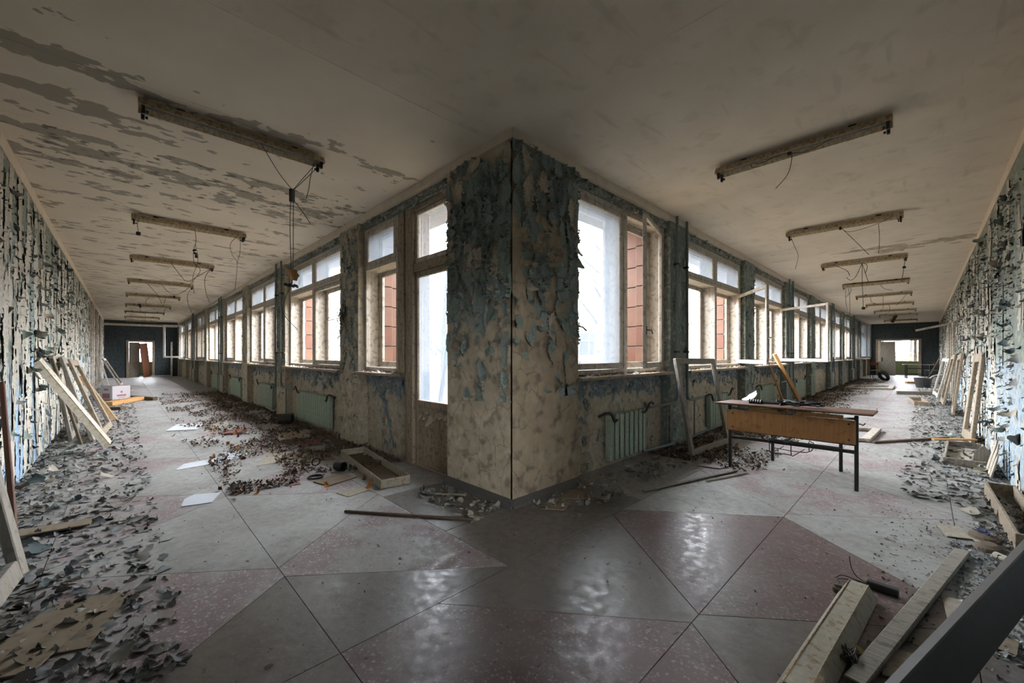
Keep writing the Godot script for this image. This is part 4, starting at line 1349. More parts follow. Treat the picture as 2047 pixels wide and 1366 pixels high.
# ---------------------------------------------------------------- outside
func build_outside() -> void:
	var g := MB.new()
	g.aabb(Vector3(0.4, -0.5, -60), Vector3(70, -0.30, -0.4))
	g.aabb(Vector3(-20, -0.5, -60), Vector3(0.4, -0.30, -LL - 6.0))
	g.aabb(Vector3(LR + 3.5, -0.5, -0.4), Vector3(70, -0.30, 30))
	tag(put(g, "ground", M.soil), "leaf-strewn courtyard ground outside the windows", "ground", "", "structure")
	for side in ["left", "right"]:
		var wall := get_node("wall_courtyard_" + side)
		var n := 0
		for q in (LEFT_PIERS if side == "left" else RIGHT_PIERS):
			if q[1] - q[0] < 0.5:
				continue
			var core := MB.new()
			wbox(core, side, q[0] + 0.016, q[1] - 0.016, -0.35, H + 0.05, 0.40, 0.54)
			wbox(core, side, q[0] + 0.09, q[1] - 0.016, -0.35, H + 0.05, 0.54, 0.88)
			var fin := put(core, "tiled_fin", M.mortar, wall)
			var rest := MB.new()
			for r in 12:
				var y := -0.35 + 0.30 * r
				for c in [[q[0], 0.362, 0.532], [q[0] + 0.075, 0.548, 0.872]]:
					var mb := MB.new() if n < 3 else rest
					wbox(mb, side, c[0], c[0] + 0.022, y + 0.006, y + 0.292, c[1], c[2], 0.004)
					if n < 3:
						put(mb, "tile_block", M.tile if (r * 7 + int(c[1] * 10)) % 5 else M.tile_red, fin)
				var mf := MB.new() if n < 3 else rest
				wbox(mf, side, q[0] + 0.085, q[1] - 0.02, y + 0.006, y + 0.292, 0.872, 0.89, 0.004)
				if n < 3:
					put(mf, "tile_block", M.tile, fin)
			if n >= 3:
				put(rest, "tile_facing", M.tile, fin).set_meta("kind", "stuff")
			n += 1
	# the opposite wings of the school
	wing("white two-band school wing across the courtyard behind the birch", Vector3(2.0, -0.3, -17.0), Vector3(21.5, 4.3, -22.0), true)
	wing("cream school wing closing the courtyard at the right, seen past the second bay", Vector3(24.0, -0.3, -1.3), Vector3(29.0, 4.0, -22.0), false)
	tree("birch_tree", "thick white birch with black bark marks in front of the first right window", Vector3(7.74, -0.32, -4.36), 0.17, 0.10, 9.0, M.birch, 20, 61, 0.05)
	tree("slender_tree", "slender leaning tree behind the glazed courtyard door", Vector3(2.25, -0.32, -4.6), 0.055, 0.02, 6.0, M.bark, 26, 62, 0.10)
	tree("slender_tree", "thin bare sapling left of the leaning tree behind the glazed door", Vector3(2.3, -0.32, -7.4), 0.03, 0.012, 5.0, M.bark, 22, 63, -0.06)
	tree("slender_tree", "thin bare sapling beside the birch trunk", Vector3(5.6, -0.32, -3.6), 0.02, 0.008, 4.5, M.bark, 24, 64, -0.12)
	tree("bare_tree", "bare tree at the back of the courtyard behind the second left bay", Vector3(8.5, -0.32, -13.5), 0.14, 0.04, 8.0, M.bark, 34, 65, 0.03)
	tree("bare_tree", "bare tree at the back of the courtyard behind the far left bays", Vector3(5.0, -0.32, -24.5), 0.14, 0.04, 8.0, M.bark, 34, 66, 0.03)
	tree("bare_tree", "bare tree outside the room at the end of the left corridor", Vector3(-2.4, -0.32, -40.0), 0.12, 0.04, 8.0, M.bark, 34, 67, 0.06)
	# a tangle of dry twigs under the second window of the right corridor
	var s := thing("twig_shrub", "tangle of dry bare twigs outside the second right bay", "shrub", Transform3D(Basis(), Vector3(9.9, -0.3, -3.4)))
	var mb := MB.new()
	for i in 34:
		var p := Vector3(rng.randf_range(-0.7, 0.7), 0, rng.randf_range(-0.5, 0.5))
		var d := Vector3(rng.randf_range(-0.6, 0.6), 1.0, rng.randf_range(-0.6, 0.6)).normalized()
		var pts := []
		for k in 5:
			pts.append(p + d * (rng.randf_range(0.45, 0.55) * k) + Vector3(0, -0.03 * k * k, 0) + Vector3(rng.randf_range(-0.05, 0.05), 0, rng.randf_range(-0.05, 0.05)))
		mb.tube(pts, 0.012, 5, 0.004)
	put(mb, "twigs", M.bark, s)
	# yellow foliage outside the room at the end of the right corridor
	for q in [[Vector3(41.5, -0.3, 3.1), 1.7, 71, "yellow autumn shrub outside the far right doorway, right of the window post"], [Vector3(42.5, -0.3, 1.2), 1.5, 72, "yellow autumn shrub outside the far right doorway, left of the window post"]]:
		var b := thing("autumn_shrub", q[3], "shrub", Transform3D(Basis(), q[0]))
		var st := MB.new()
		var pl := []
		var cl := []
		for i in 22:
			var d := Vector3(rng.randf_range(-0.5, 0.5), 1.0, rng.randf_range(-0.7, 0.7)).normalized()
			var l: float = q[1] * rng.randf_range(0.8, 1.5)
			st.tube([Vector3.ZERO, d * l * 0.5 + Vector3(0, 0.1, 0), d * l], 0.015, 5, 0.005)
			for k in 40:
				pl.append(Transform3D(Basis.from_euler(Vector3(rng.randf() * TAU, rng.randf() * TAU, 0)).scaled_local(Vector3.ONE * rng.randf_range(0.05, 0.11)), d * l * rng.randf_range(0.4, 1.05) + Vector3(rng.randf_range(-0.2, 0.2), rng.randf_range(-0.2, 0.2), rng.randf_range(-0.2, 0.2))))
				cl.append([Color(0.42, 0.30, 0.02), Color(0.38, 0.33, 0.05), Color(0.40, 0.22, 0.03)][rng.randi() % 3])
		put(st, "stems", M.bark, b)
		many("leaves", curl_mesh(73, 1.0, 1.2, 0.6), M.flake, pl, cl, b)
	tree("bare_tree", "bare tree beyond the yellow shrubs at the end of the right corridor", Vector3(46.0, -0.32, 1.6), 0.12, 0.04, 8.0, M.bark, 30, 68, 0.05)


func wing(label: String, a: Vector3, b: Vector3, along_x: bool) -> void:
	var base := Vector3((a.x + b.x) * 0.5, -0.3, (a.z + b.z) * 0.5)
	var w := thing("school_wing", label, "building", Transform3D(Basis(), base))
	var mb := MB.new()
	mb.aabb(a - base, b - base, 0.01)
	put(mb, "wall", M.facade, w)
	var bd := MB.new()
	for y in [3.35, 0.75]:
		if along_x:
			bd.aabb(Vector3(a.x - 0.1, y, a.z + 0.12) - base, Vector3(b.x + 0.1, y + 0.32, a.z) - base, 0.02)
		else:
			bd.aabb(Vector3(a.x - 0.12, y, a.z) - base, Vector3(a.x, y + 0.32, b.z) - base, 0.02)
	put(bd, "cornice", M.white, w)
	var ln := (b.x - a.x) if along_x else (a.z - b.z)
	for i in int(ln / 3.2):
		var u := 0.9 + 3.2 * i
		var win := MB.new()
		var pane := MB.new()
		if along_x:
			for q in [[0.0, 0.08], [0.92, 1.0], [1.84, 1.92]]:
				win.aabb(Vector3(a.x + u + q[0], 1.2, a.z + 0.06) - base, Vector3(a.x + u + q[1], 3.1, a.z - 0.02) - base, 0.01)
			for y in [1.2, 2.4, 3.02]:
				win.aabb(Vector3(a.x + u, y, a.z + 0.05) - base, Vector3(a.x + u + 1.92, y + 0.08, a.z - 0.02) - base, 0.01)
			pane.aabb(Vector3(a.x + u + 0.05, 1.25, a.z + 0.02) - base, Vector3(a.x + u + 1.87, 3.05, a.z + 0.004) - base)
		else:
			for q in [[0.0, 0.08], [0.92, 1.0], [1.84, 1.92]]:
				win.aabb(Vector3(a.x - 0.06, 1.2, a.z - u - q[0]) - base, Vector3(a.x + 0.02, 3.1, a.z - u - q[1]) - base, 0.01)
			for y in [1.2, 2.4, 3.02]:
				win.aabb(Vector3(a.x - 0.05, y, a.z - u) - base, Vector3(a.x + 0.02, y + 0.08, a.z - u - 1.92) - base, 0.01)
			pane.aabb(Vector3(a.x - 0.02, 1.25, a.z - u - 0.05) - base, Vector3(a.x - 0.004, 3.05, a.z - u - 1.87) - base)
		var wn := put(win, "window", M.white, w)
		put(pane, "pane", M.far_glass, wn)


func tree(called: String, label: String, at: Vector3, r0: float, r1: float, h: float, m: Material, twigs: int, sd: int, lean: float) -> void:
	var o := thing(called, label, "tree", Transform3D(Basis(), at))
	var r := RandomNumberGenerator.new()
	r.seed = sd
	var pts := []
	for k in 9:
		var t := k / 8.0
		pts.append(Vector3(lean * h * t + 0.03 * sin(t * 7.0 + sd), h * t, lean * 0.5 * h * t + 0.03 * cos(t * 5.0 + sd)))
	var mb := MB.new()
	mb.tube(pts, r0, 12, r1)
	put(mb, "trunk", m, o)
	var br := MB.new()
	for i in twigs:
		var t := r.randf_range(0.18, 0.95)
		var p: Vector3 = (pts[int(t * 8.0)] as Vector3).lerp(pts[mini(8, int(t * 8.0) + 1)], fposmod(t * 8.0, 1.0))
		var a := r.randf() * TAU
		var d := Vector3(cos(a), r.randf_range(0.3, 1.1), sin(a)).normalized()
		var l := r.randf_range(0.5, 1.7) * (0.6 + h * 0.05)
		var q := []
		for k in 5:
			q.append(p + d * l * k / 4.0 + Vector3(r.randf_range(-0.05, 0.05), 0.05 * k * k * 0.2, r.randf_range(-0.05, 0.05)))
		br.tube(q, maxf(r1 * 0.45, 0.006), 5, 0.003)
		for j in 3:
			var b: Vector3 = q[1 + j]
			var a2 := r.randf() * TAU
			var d2 := (d + Vector3(cos(a2), r.randf_range(-0.2, 0.6), sin(a2)) * 0.8).normalized()
			br.tube([b, b + d2 * l * 0.25, b + d2 * l * 0.45 + Vector3(0, 0.04, 0)], 0.005, 4, 0.002)
	put(br, "branches", M.bark, o)


# ---------------------------------------------------------------- ceiling lamps
func build_lamps() -> void:
	var left := [[-1.675, -1.69], [-1.675, -5.19], [-1.665, -8.42], [-1.68, -11.85], [-1.70, -15.15], [-1.70, -18.80], [-1.71, -22.15], [-1.71, -25.55], [-1.66, -28.65]]
	var right := [[2.08, 1.645], [5.23, 1.625], [8.52, 1.60], [12.04, 1.56], [15.12, 1.565], [18.38, 1.56], [21.56, 1.59], [24.2, 1.60], [28.5, 1.56]]
	var ords := ["nearest", "second nearest", "third nearest", "fourth nearest", "fifth nearest", "sixth nearest", "third farthest", "second farthest", "farthest"]
	var lext := ["black ballast box dangling on its wires", "one socket hanging from its left end", "its wires hanging in a long loop", "loops of wire under it", "ballast box perched on its right end", "a loose connector on its left part", "its sockets still in place", "thin and dark against the ceiling", "just before the end wall"]
	var rext := ["one bent wire hanging from its middle", "a wire running to its right end", "loose wires clustered under its middle", "tipped so that its ochre trough shows", "thin curled wires below", "a small wire at its middle", "bowed in the middle", "half torn down and bent", "just before the end wall"]
	for i in 9:
		lamp("%s tube fitting on the left corridor ceiling, %s" % [ords[i], lext[i]], Transform3D(Basis(), Vector3(left[i][0], H, left[i][1])), i, "left")
		var b := Basis(Vector3.UP, -PI / 2)
		if i == 3:
			b = b * Basis(Vector3(1, 0, 0), 0.45)
		lamp("%s tube fitting on the right corridor ceiling, %s" % [ords[i], rext[i]], Transform3D(b, Vector3(right[i][0], H, right[i][1])), i, "right")


func drop(p: Vector3, pts: Array) -> Array:
	var out := [p]
	for q in pts:
		out.append(q)
	return out


func lamp(label: String, at: Transform3D, i: int, side: String) -> void:
	var o := thing("tube_fitting", label, "lamp", at, "rusty tube fittings on the ceilings")
	var half := 0.67
	var prof := PackedVector2Array([Vector2(-0.085, -0.09), Vector2(-0.045, -0.025), Vector2(0.045, -0.025), Vector2(0.085, -0.09), Vector2(0.079, -0.09), Vector2(0.041, -0.031), Vector2(-0.041, -0.031), Vector2(-0.079, -0.09)])
	var mb := MB.new()
	mb.prism(prof, Transform3D(Basis(Vector3(0, 0, 1), Vector3(0, 1, 0), Vector3(-1, 0, 0)), Vector3(half, 0, 0)), 2.0 * half)
	put(mb, "reflector", M.lamp, o)
	var ch := MB.new()
	ch.box(Transform3D(Basis(), Vector3(0, -0.048, 0)), Vector3(1.28, 0.034, 0.05), 0.004)
	put(ch, "gear_tray", M.ballast, o)
	for x in [-0.42, 0.42]:
		var br := MB.new()
		br.box(Transform3D(Basis(), Vector3(x, -0.012, 0)), Vector3(0.05, 0.03, 0.03), 0.003)
		put(br, "bracket", M.iron, o)
	for s in [-1.0, 1.0]:
		var en := MB.new()
		en.prism(PackedVector2Array([Vector2(-0.085, -0.09), Vector2(0.085, -0.09), Vector2(0.045, -0.025), Vector2(-0.045, -0.025)]), Transform3D(Basis(Vector3(0, 0, 1), Vector3(0, 1, 0), Vector3(-1, 0, 0)), Vector3(s * half, 0, 0)), s * -0.004)
		put(en, "end_plate", M.lamp, o)
		for z in [-0.05, 0.05]:
			if i % 4 == 1 and s < 0 and z > 0:
				continue
			var so := MB.new()
			so.box(Transform3D(Basis(), Vector3(s * 0.645, -0.108, z)), Vector3(0.022, 0.075, 0.03), 0.004)
			so.tube([Vector3(s * 0.63, -0.125, z), Vector3(s * 0.615, -0.125, z)], 0.011, 8)
			put(so, "tube_socket", M.black, o)
	for k in 5:
		var cl := MB.new()
		cl.box(Transform3D(Basis(), Vector3(-0.5 + 0.25 * k, -0.07, 0.012)), Vector3(0.018, 0.016, 0.02), 0.002)
		put(cl, "clip", M.wire_light, o)
	# hanging wires
	var wires := []
	var r := 0.0032
	if side == "left":
		match i:
			0:
				var bx := Vector3(0.425, -0.43, -0.10)
				wires = [[Vector3(0.12, -0.06, 0.05), Vector3(0.16, -0.14, 0.06), Vector3(0.30, -0.28, -0.03), bx + Vector3(0, 0.06, 0)], [Vector3(0.62, -0.08, 0), Vector3(0.53, -0.22, -0.05), bx + Vector3(0.01, 0.06, 0)], [Vector3(0.64, -0.10, 0.03), Vector3(0.54, -0.24, -0.04), bx + Vector3(0.015, 0.06, 0)], [Vector3(0.60, -0.08, 0), Vector3(0.57, -0.22, -0.02), Vector3(0.55, -0.34, 0), Vector3(0.52, -0.46, 0.02)],
					[bx + Vector3(-0.012, -0.06, 0), bx + Vector3(-0.02, -0.3, 0.01), bx + Vector3(-0.01, -0.62, 0), bx + Vector3(0, -0.86, 0)], [bx + Vector3(0.012, -0.06, 0), bx + Vector3(0.014, -0.3, -0.01), bx + Vector3(0.01, -0.6, 0), bx + Vector3(0.0, -0.86, 0.01)], [bx + Vector3(0.012, -0.04, 0), bx + Vector3(0.10, -0.14, 0), bx + Vector3(0.16, -0.24, 0.02)],
					[bx + Vector3(0, -0.86, 0), bx + Vector3(-0.05, -0.98, 0), bx + Vector3(-0.08, -1.15, 0.02), bx + Vector3(0.05, -1.30, 0)]]
				var b := MB.new()
				b.box(Transform3D(Basis(Vector3.UP, 0.5), bx), Vector3(0.042, 0.125, 0.036), 0.004)
				put(b, "ballast_box", M.ballast, o)
				var cn := MB.new()
				for k in 9:
					cn.box(Transform3D(Basis(Vector3.UP, 0.7 * k), bx + Vector3(-0.06 + 0.014 * k, -0.87 - 0.006 * (k % 3), 0.01 * (k % 2))), Vector3(0.022, 0.026, 0.02), 0.004)
				put(cn, "connector_strip", M.black, o)
				var sh := put(curl_mesh(12, 0.09, 0.13, 0.7, 0.3), "glass_shard", M.amber, o)
				sh.position = bx + Vector3(0.0, -0.72, 0.01)
				var sh2 := put(curl_mesh(14, 0.03, 0.16, 0.3), "glass_shard", M.pane_dusty, o)
				sh2.position = bx + Vector3(0.055, -0.72, 0.01)
			1:
				wires = [[Vector3(-0.60, -0.08, 0), Vector3(-0.61, -0.18, 0.01), Vector3(-0.60, -0.26, 0.01)], [Vector3(0.02, -0.06, 0), Vector3(0.04, -0.25, 0), Vector3(0.01, -0.4, 0.0), Vector3(0.02, -0.6, 0), Vector3(0.09, -0.7, 0), Vector3(-0.05, -0.95, 0)], [Vector3(0.03, -0.3, 0), Vector3(0.06, -0.55, 0.01), Vector3(0.0, -0.82, 0), Vector3(0.02, -1.05, 0)], [Vector3(0.58, -0.06, 0), Vector3(0.47, -0.22, 0), Vector3(0.50, -0.40, 0), Vector3(0.56, -0.52, 0), Vector3(0.53, -0.95, 0)], [Vector3(0.60, -0.06, 0), Vector3(0.60, -0.3, 0), Vector3(0.56, -0.52, 0)]]
				var b := MB.new()
				b.box(Transform3D(Basis(), Vector3(-0.60, -0.28, 0.01)), Vector3(0.05, 0.05, 0.035), 0.01)
				put(b, "tube_socket", M.black, o)
				var b2 := MB.new()
				for k in 3:
					b2.box(Transform3D(Basis(Vector3(0, 0, 1), 0.5 - k), Vector3(0.02 + 0.01 * k, -0.40 - 0.045 * k, 0.0)), Vector3(0.045, 0.03, 0.02), 0.004)
				put(b2, "connector", M.black, o)
			2:
				wires = [[Vector3(-0.05, -0.07, 0), Vector3(0.1, -0.3, 0), Vector3(0.22, -0.42, 0), Vector3(0.4, -0.28, 0), Vector3(0.63, -0.08, 0)], [Vector3(0.63, -0.08, 0), Vector3(0.52, -0.3, 0), Vector3(0.53, -0.6, 0), Vector3(0.60, -0.85, 0)]]
			3:
				wires = [[Vector3(-0.3, -0.08, 0), Vector3(-0.1, -0.35, 0), Vector3(0.0, -0.6, 0)], [Vector3(0.0, -0.08, 0), Vector3(0.15, -0.28, 0), Vector3(0.35, -0.3, 0), Vector3(0.6, -0.08, 0)], [Vector3(0.64, -0.1, 0), Vector3(0.55, -0.3, 0), Vector3(0.56, -0.55, 0), Vector3(0.64, -0.8, 0)]]
			4:
				wires = [[Vector3(-0.1, -0.08, 0), Vector3(-0.2, -0.3, 0), Vector3(0.05, -0.5, 0)], [Vector3(0.3, -0.08, 0), Vector3(0.25, -0.3, 0)]]
				var b := MB.new()
				b.box(Transform3D(Basis(Vector3(0, 0, 1), 0.1), Vector3(0.5, 0.0, 0.1)), Vector3(0.06, 0.16, 0.05), 0.004)
				put(b, "ballast_box", M.ballast, o)
			5:
				wires = [[Vector3(-0.2, -0.08, 0), Vector3(-0.25, -0.2, 0), Vector3(-0.22, -0.3, 0)], [Vector3(0.5, -0.08, 0), Vector3(0.42, -0.4, 0)]]
				var b := MB.new()
				b.box(Transform3D(Basis(Vector3(0, 0, 1), 0.3), Vector3(-0.26, -0.07, 0.08)), Vector3(0.07, 0.15, 0.05), 0.008)
				put(b, "connector", M.black, o)
			_:
				wires = [[Vector3(0.0, -0.08, 0), Vector3(0.02, -0.3, 0), Vector3(-0.01, -0.5, 0)]]
	else:
		match i:
			0:
				wires = [[Vector3(-0.05, -0.05, 0), Vector3(-0.01, -0.09, 0.03), Vector3(-0.02, -0.2, 0.02), Vector3(-0.05, -0.29, 0.02), Vector3(-0.14, -0.39, 0.03)], [Vector3(-0.02, -0.09, 0.03), Vector3(0.08, -0.12, 0.03), Vector3(0.2, -0.10, 0.03), Vector3(0.3, -0.06, 0.02)], [Vector3(-0.35, -0.06, 0), Vector3(-0.25, -0.10, 0.03), Vector3(-0.08, -0.06, 0.02)], [Vector3(-0.36, -0.06, 0), Vector3(-0.34, -0.12, 0.03), Vector3(-0.30, -0.13, 0.05)]]
				var b := MB.new()
				b.box(Transform3D(Basis(), Vector3(-0.03, -0.095, 0.03)), Vector3(0.03, 0.03, 0.03), 0.006)
				put(b, "connector", M.black, o)
			1:
				wires = [[Vector3(0.0, -0.08, 0), Vector3(0.1, -0.17, 0), Vector3(0.35, -0.14, 0), Vector3(0.6, -0.05, 0)], [Vector3(0.0, -0.08, 0), Vector3(0.12, -0.25, 0), Vector3(0.32, -0.55, 0)], [Vector3(0.42, -0.13, 0), Vector3(0.43, -0.35, 0), Vector3(0.42, -0.55, 0)], [Vector3(-0.62, -0.08, 0), Vector3(-0.57, -0.25, 0), Vector3(-0.52, -0.42, 0), Vector3(-0.56, -0.62, 0)]]
				var b := MB.new()
				b.box(Transform3D(Basis(), Vector3(0.0, -0.095, 0.0)), Vector3(0.03, 0.05, 0.03), 0.006)
				put(b, "connector", M.black, o)
			2:
				wires = [[Vector3(-0.45, -0.06, 0), Vector3(-0.25, -0.2, 0), Vector3(-0.2, -0.32, 0)], [Vector3(0.0, -0.08, 0), Vector3(-0.1, -0.35, 0), Vector3(-0.18, -0.42, 0.03), Vector3(-0.25, -0.35, 0)], [Vector3(0.0, -0.08, 0), Vector3(0.08, -0.15, 0), Vector3(0.05, -0.3, 0)], [Vector3(0.0, -0.1, 0), Vector3(0.1, -0.5, 0.05)], [Vector3(0.0, -0.1, 0), Vector3(0.0, -0.5, 0), Vector3(0.02, -1.0, 0)], [Vector3(0.63, -0.08, 0), Vector3(0.62, -0.25, 0), Vector3(0.58, -0.55, 0)]]
				var b := MB.new()
				b.box(Transform3D(Basis(), Vector3(0.62, -0.27, 0)), Vector3(0.05, 0.045, 0.04), 0.012)
				put(b, "tube_socket", M.black, o)
				var b2 := MB.new()
				b2.box(Transform3D(Basis(), Vector3(0.02, -1.02, 0)), Vector3(0.06, 0.055, 0.05), 0.014)
				put(b2, "connector", M.black, o)
			3:
				wires = [[Vector3(-0.6, -0.1, 0), Vector3(-0.62, -0.4, 0), Vector3(-0.6, -0.8, 0)], [Vector3(-0.55, -0.1, 0), Vector3(-0.53, -0.4, 0), Vector3(-0.55, -1.0, 0)], [Vector3(-0.5, -0.1, 0), Vector3(-0.5, -0.25, 0), Vector3(-0.62, -0.4, 0)], [Vector3(0.1, -0.1, 0), Vector3(0.2, -0.25, 0.0), Vector3(0.35, -0.3, 0)]]
			4:
				wires = [[Vector3(-0.3, -0.08, 0), Vector3(-0.28, -0.25, 0), Vector3(-0.12, -0.35, 0)], [Vector3(0.55, -0.06, 0), Vector3(0.4, -0.3, 0), Vector3(0.3, -0.42, 0)], [Vector3(0.0, -0.08, 0), Vector3(0.0, -0.5, 0)]]
			7:
				var b := MB.new()
				b.bar(Vector3(-0.05, -0.06, 0), Vector3(-0.2, -0.42, 0.05), 0.13, 0.05, Vector3(0, 0, 1), 0.008)
				put(b, "torn_end", M.iron, o)
				wires = [[Vector3(-0.2, -0.42, 0.05), Vector3(-0.22, -0.7, 0), Vector3(-0.1, -1.0, 0)]]
			_:
				wires = [[Vector3(0.0, -0.08, 0), Vector3(0.02, -0.25, 0), Vector3(0.0, -0.4, 0)]]
	for wpts in wires:
		var t := MB.new()
		t.tube(smooth_path(wpts), r if i < 2 else 0.005, 5)
		put(t, "wire", M.wire, o)


func smooth_path(p: Array) -> Array:
	if p.size() < 3:
		return p
	var c := Curve3D.new()
	for i in p.size():
		var tan_: Vector3 = (p[mini(i + 1, p.size() - 1)] - p[maxi(i - 1, 0)]) * 0.18
		c.add_point(p[i], -tan_, tan_)
	c.bake_interval = 0.05
	var out := []
	for q in c.get_baked_points():
		out.append(q)
	return out if out.size() > 1 else p


# ---------------------------------------------------------------- heating
func build_radiators_and_pipes() -> void:
	var ords := ["first", "second", "third", "fourth", "fifth"]
	var sets := [["left", 4.45, 6.15, 0], ["left", 7.95, 9.35, 1], ["left", 11.5, 13.0, 2], ["left", 15.2, 16.7, 3], ["right", 1.62, 2.52, 0], ["right", 4.75, 5.75, 1], ["right", 7.7, 9.0, 2], ["right", 11.2, 12.4, 3]]
	for q in sets:
		var side: String = q[0]
		var mid: float = (q[1] + q[2]) * 0.5
		var base := W(side, mid, 0.0, 0.1)
		var o := thing("radiator", "pale green ribbed radiator under a window, %s from the pillar in the %s corridor" % [ords[q[3]], side], "radiator", Transform3D(Basis(), base), "pale green radiators under the windows")
		var n := int((q[2] - q[1]) / 0.105)
		for k in n:
			var mb := MB.new()
			var u: float = q[1] + (k + 0.5) * (q[2] - q[1]) / n
			wbox(mb, side, u - 0.034, u + 0.034, 0.07, 0.62, 0.035, 0.13, 0.02)
			var s := put(mb, "section", M.radiator, o)
			s.position = -base
		var pi := MB.new()
		for y in [0.12, 0.57]:
			pi.tube([W(side, q[1], y, 0.09), W(side, q[2], y, 0.09)], 0.02, 8)
		var pp := put(pi, "manifold", M.radiator, o)
		pp.position = -base
		for e in [[q[1], -1.0, 0.62], [q[2], 1.0, 0.66]]:
			var t := MB.new()
			t.tube(smooth_path([W(side, e[0] - e[1] * 0.18, e[2] - 0.07, 0.05), W(side, e[0] - e[1] * 0.08, e[2] - 0.08, 0.03), W(side, e[0], e[2] + 0.01, 0.02), W(side, e[0] + e[1] * 0.08, e[2] + 0.03, 0.03), W(side, e[0] + e[1] * 0.20, e[2] + 0.0, 0.06)]), 0.016, 8)
			var v := put(t, "bent_pipe", M.iron, o)
			v.position = -base
	# risers on the wider piers
	for side in ["left", "right"]:
		var k := 0
		for q in (LEFT_PIERS if side == "left" else RIGHT_PIERS):
			if q[2] == 0 or k > 3:
				continue
			for e in [[q[0] + 0.12, -1.0, "nearer"], [q[1] - 0.14, 1.0, "farther"]]:
				var u: float = e[0]
				var s: float = e[1]
				var base := W(side, u, 0.62, -0.045)
				var o := thing("heating_riser", "%s grey-green riser pipe on the %s piped pier of the %s corridor, elbowed below" % [e[2], ords[k], side], "pipe", Transform3D(Basis(), base))
				var pts := [W(side, u, 3.29, -0.045), W(side, u + (0.0 if side == "right" or s < 0 else 0.03), 1.9, -0.05), W(side, u, 0.86, -0.05), W(side, u, 0.74, -0.05), W(side, u + s * 0.03, 0.67, -0.05), W(side, u + s * 0.12, 0.645, -0.05), W(side, u + s * 0.45, 0.64, -0.03), W(side, u + s * 0.75, 0.64, -0.01)]
				var t := MB.new()
				t.tube(pts, 0.019, 10)
				put(t, "riser", M.pipe, o).position = -base
				var l := MB.new()
				l.tube([W(side, u + s * 0.30, 0.64, -0.035), W(side, u + s * 0.30, 0.09, -0.035)], 0.011, 8)
				l.tube([W(side, u + s * 0.10, 0.07, -0.04), W(side, u + s * 0.95, 0.10, -0.02)], 0.019, 8)
				put(l, "return_pipe", M.pipe, o).position = -base
				for y in [2.6, 1.35]:
					var c := MB.new()
					wbox(c, side, u - 0.028, u + 0.028, y, y + 0.025, -0.07, 0.0, 0.003)
					put(c, "bracket", M.iron, o).position = -base
			k += 1


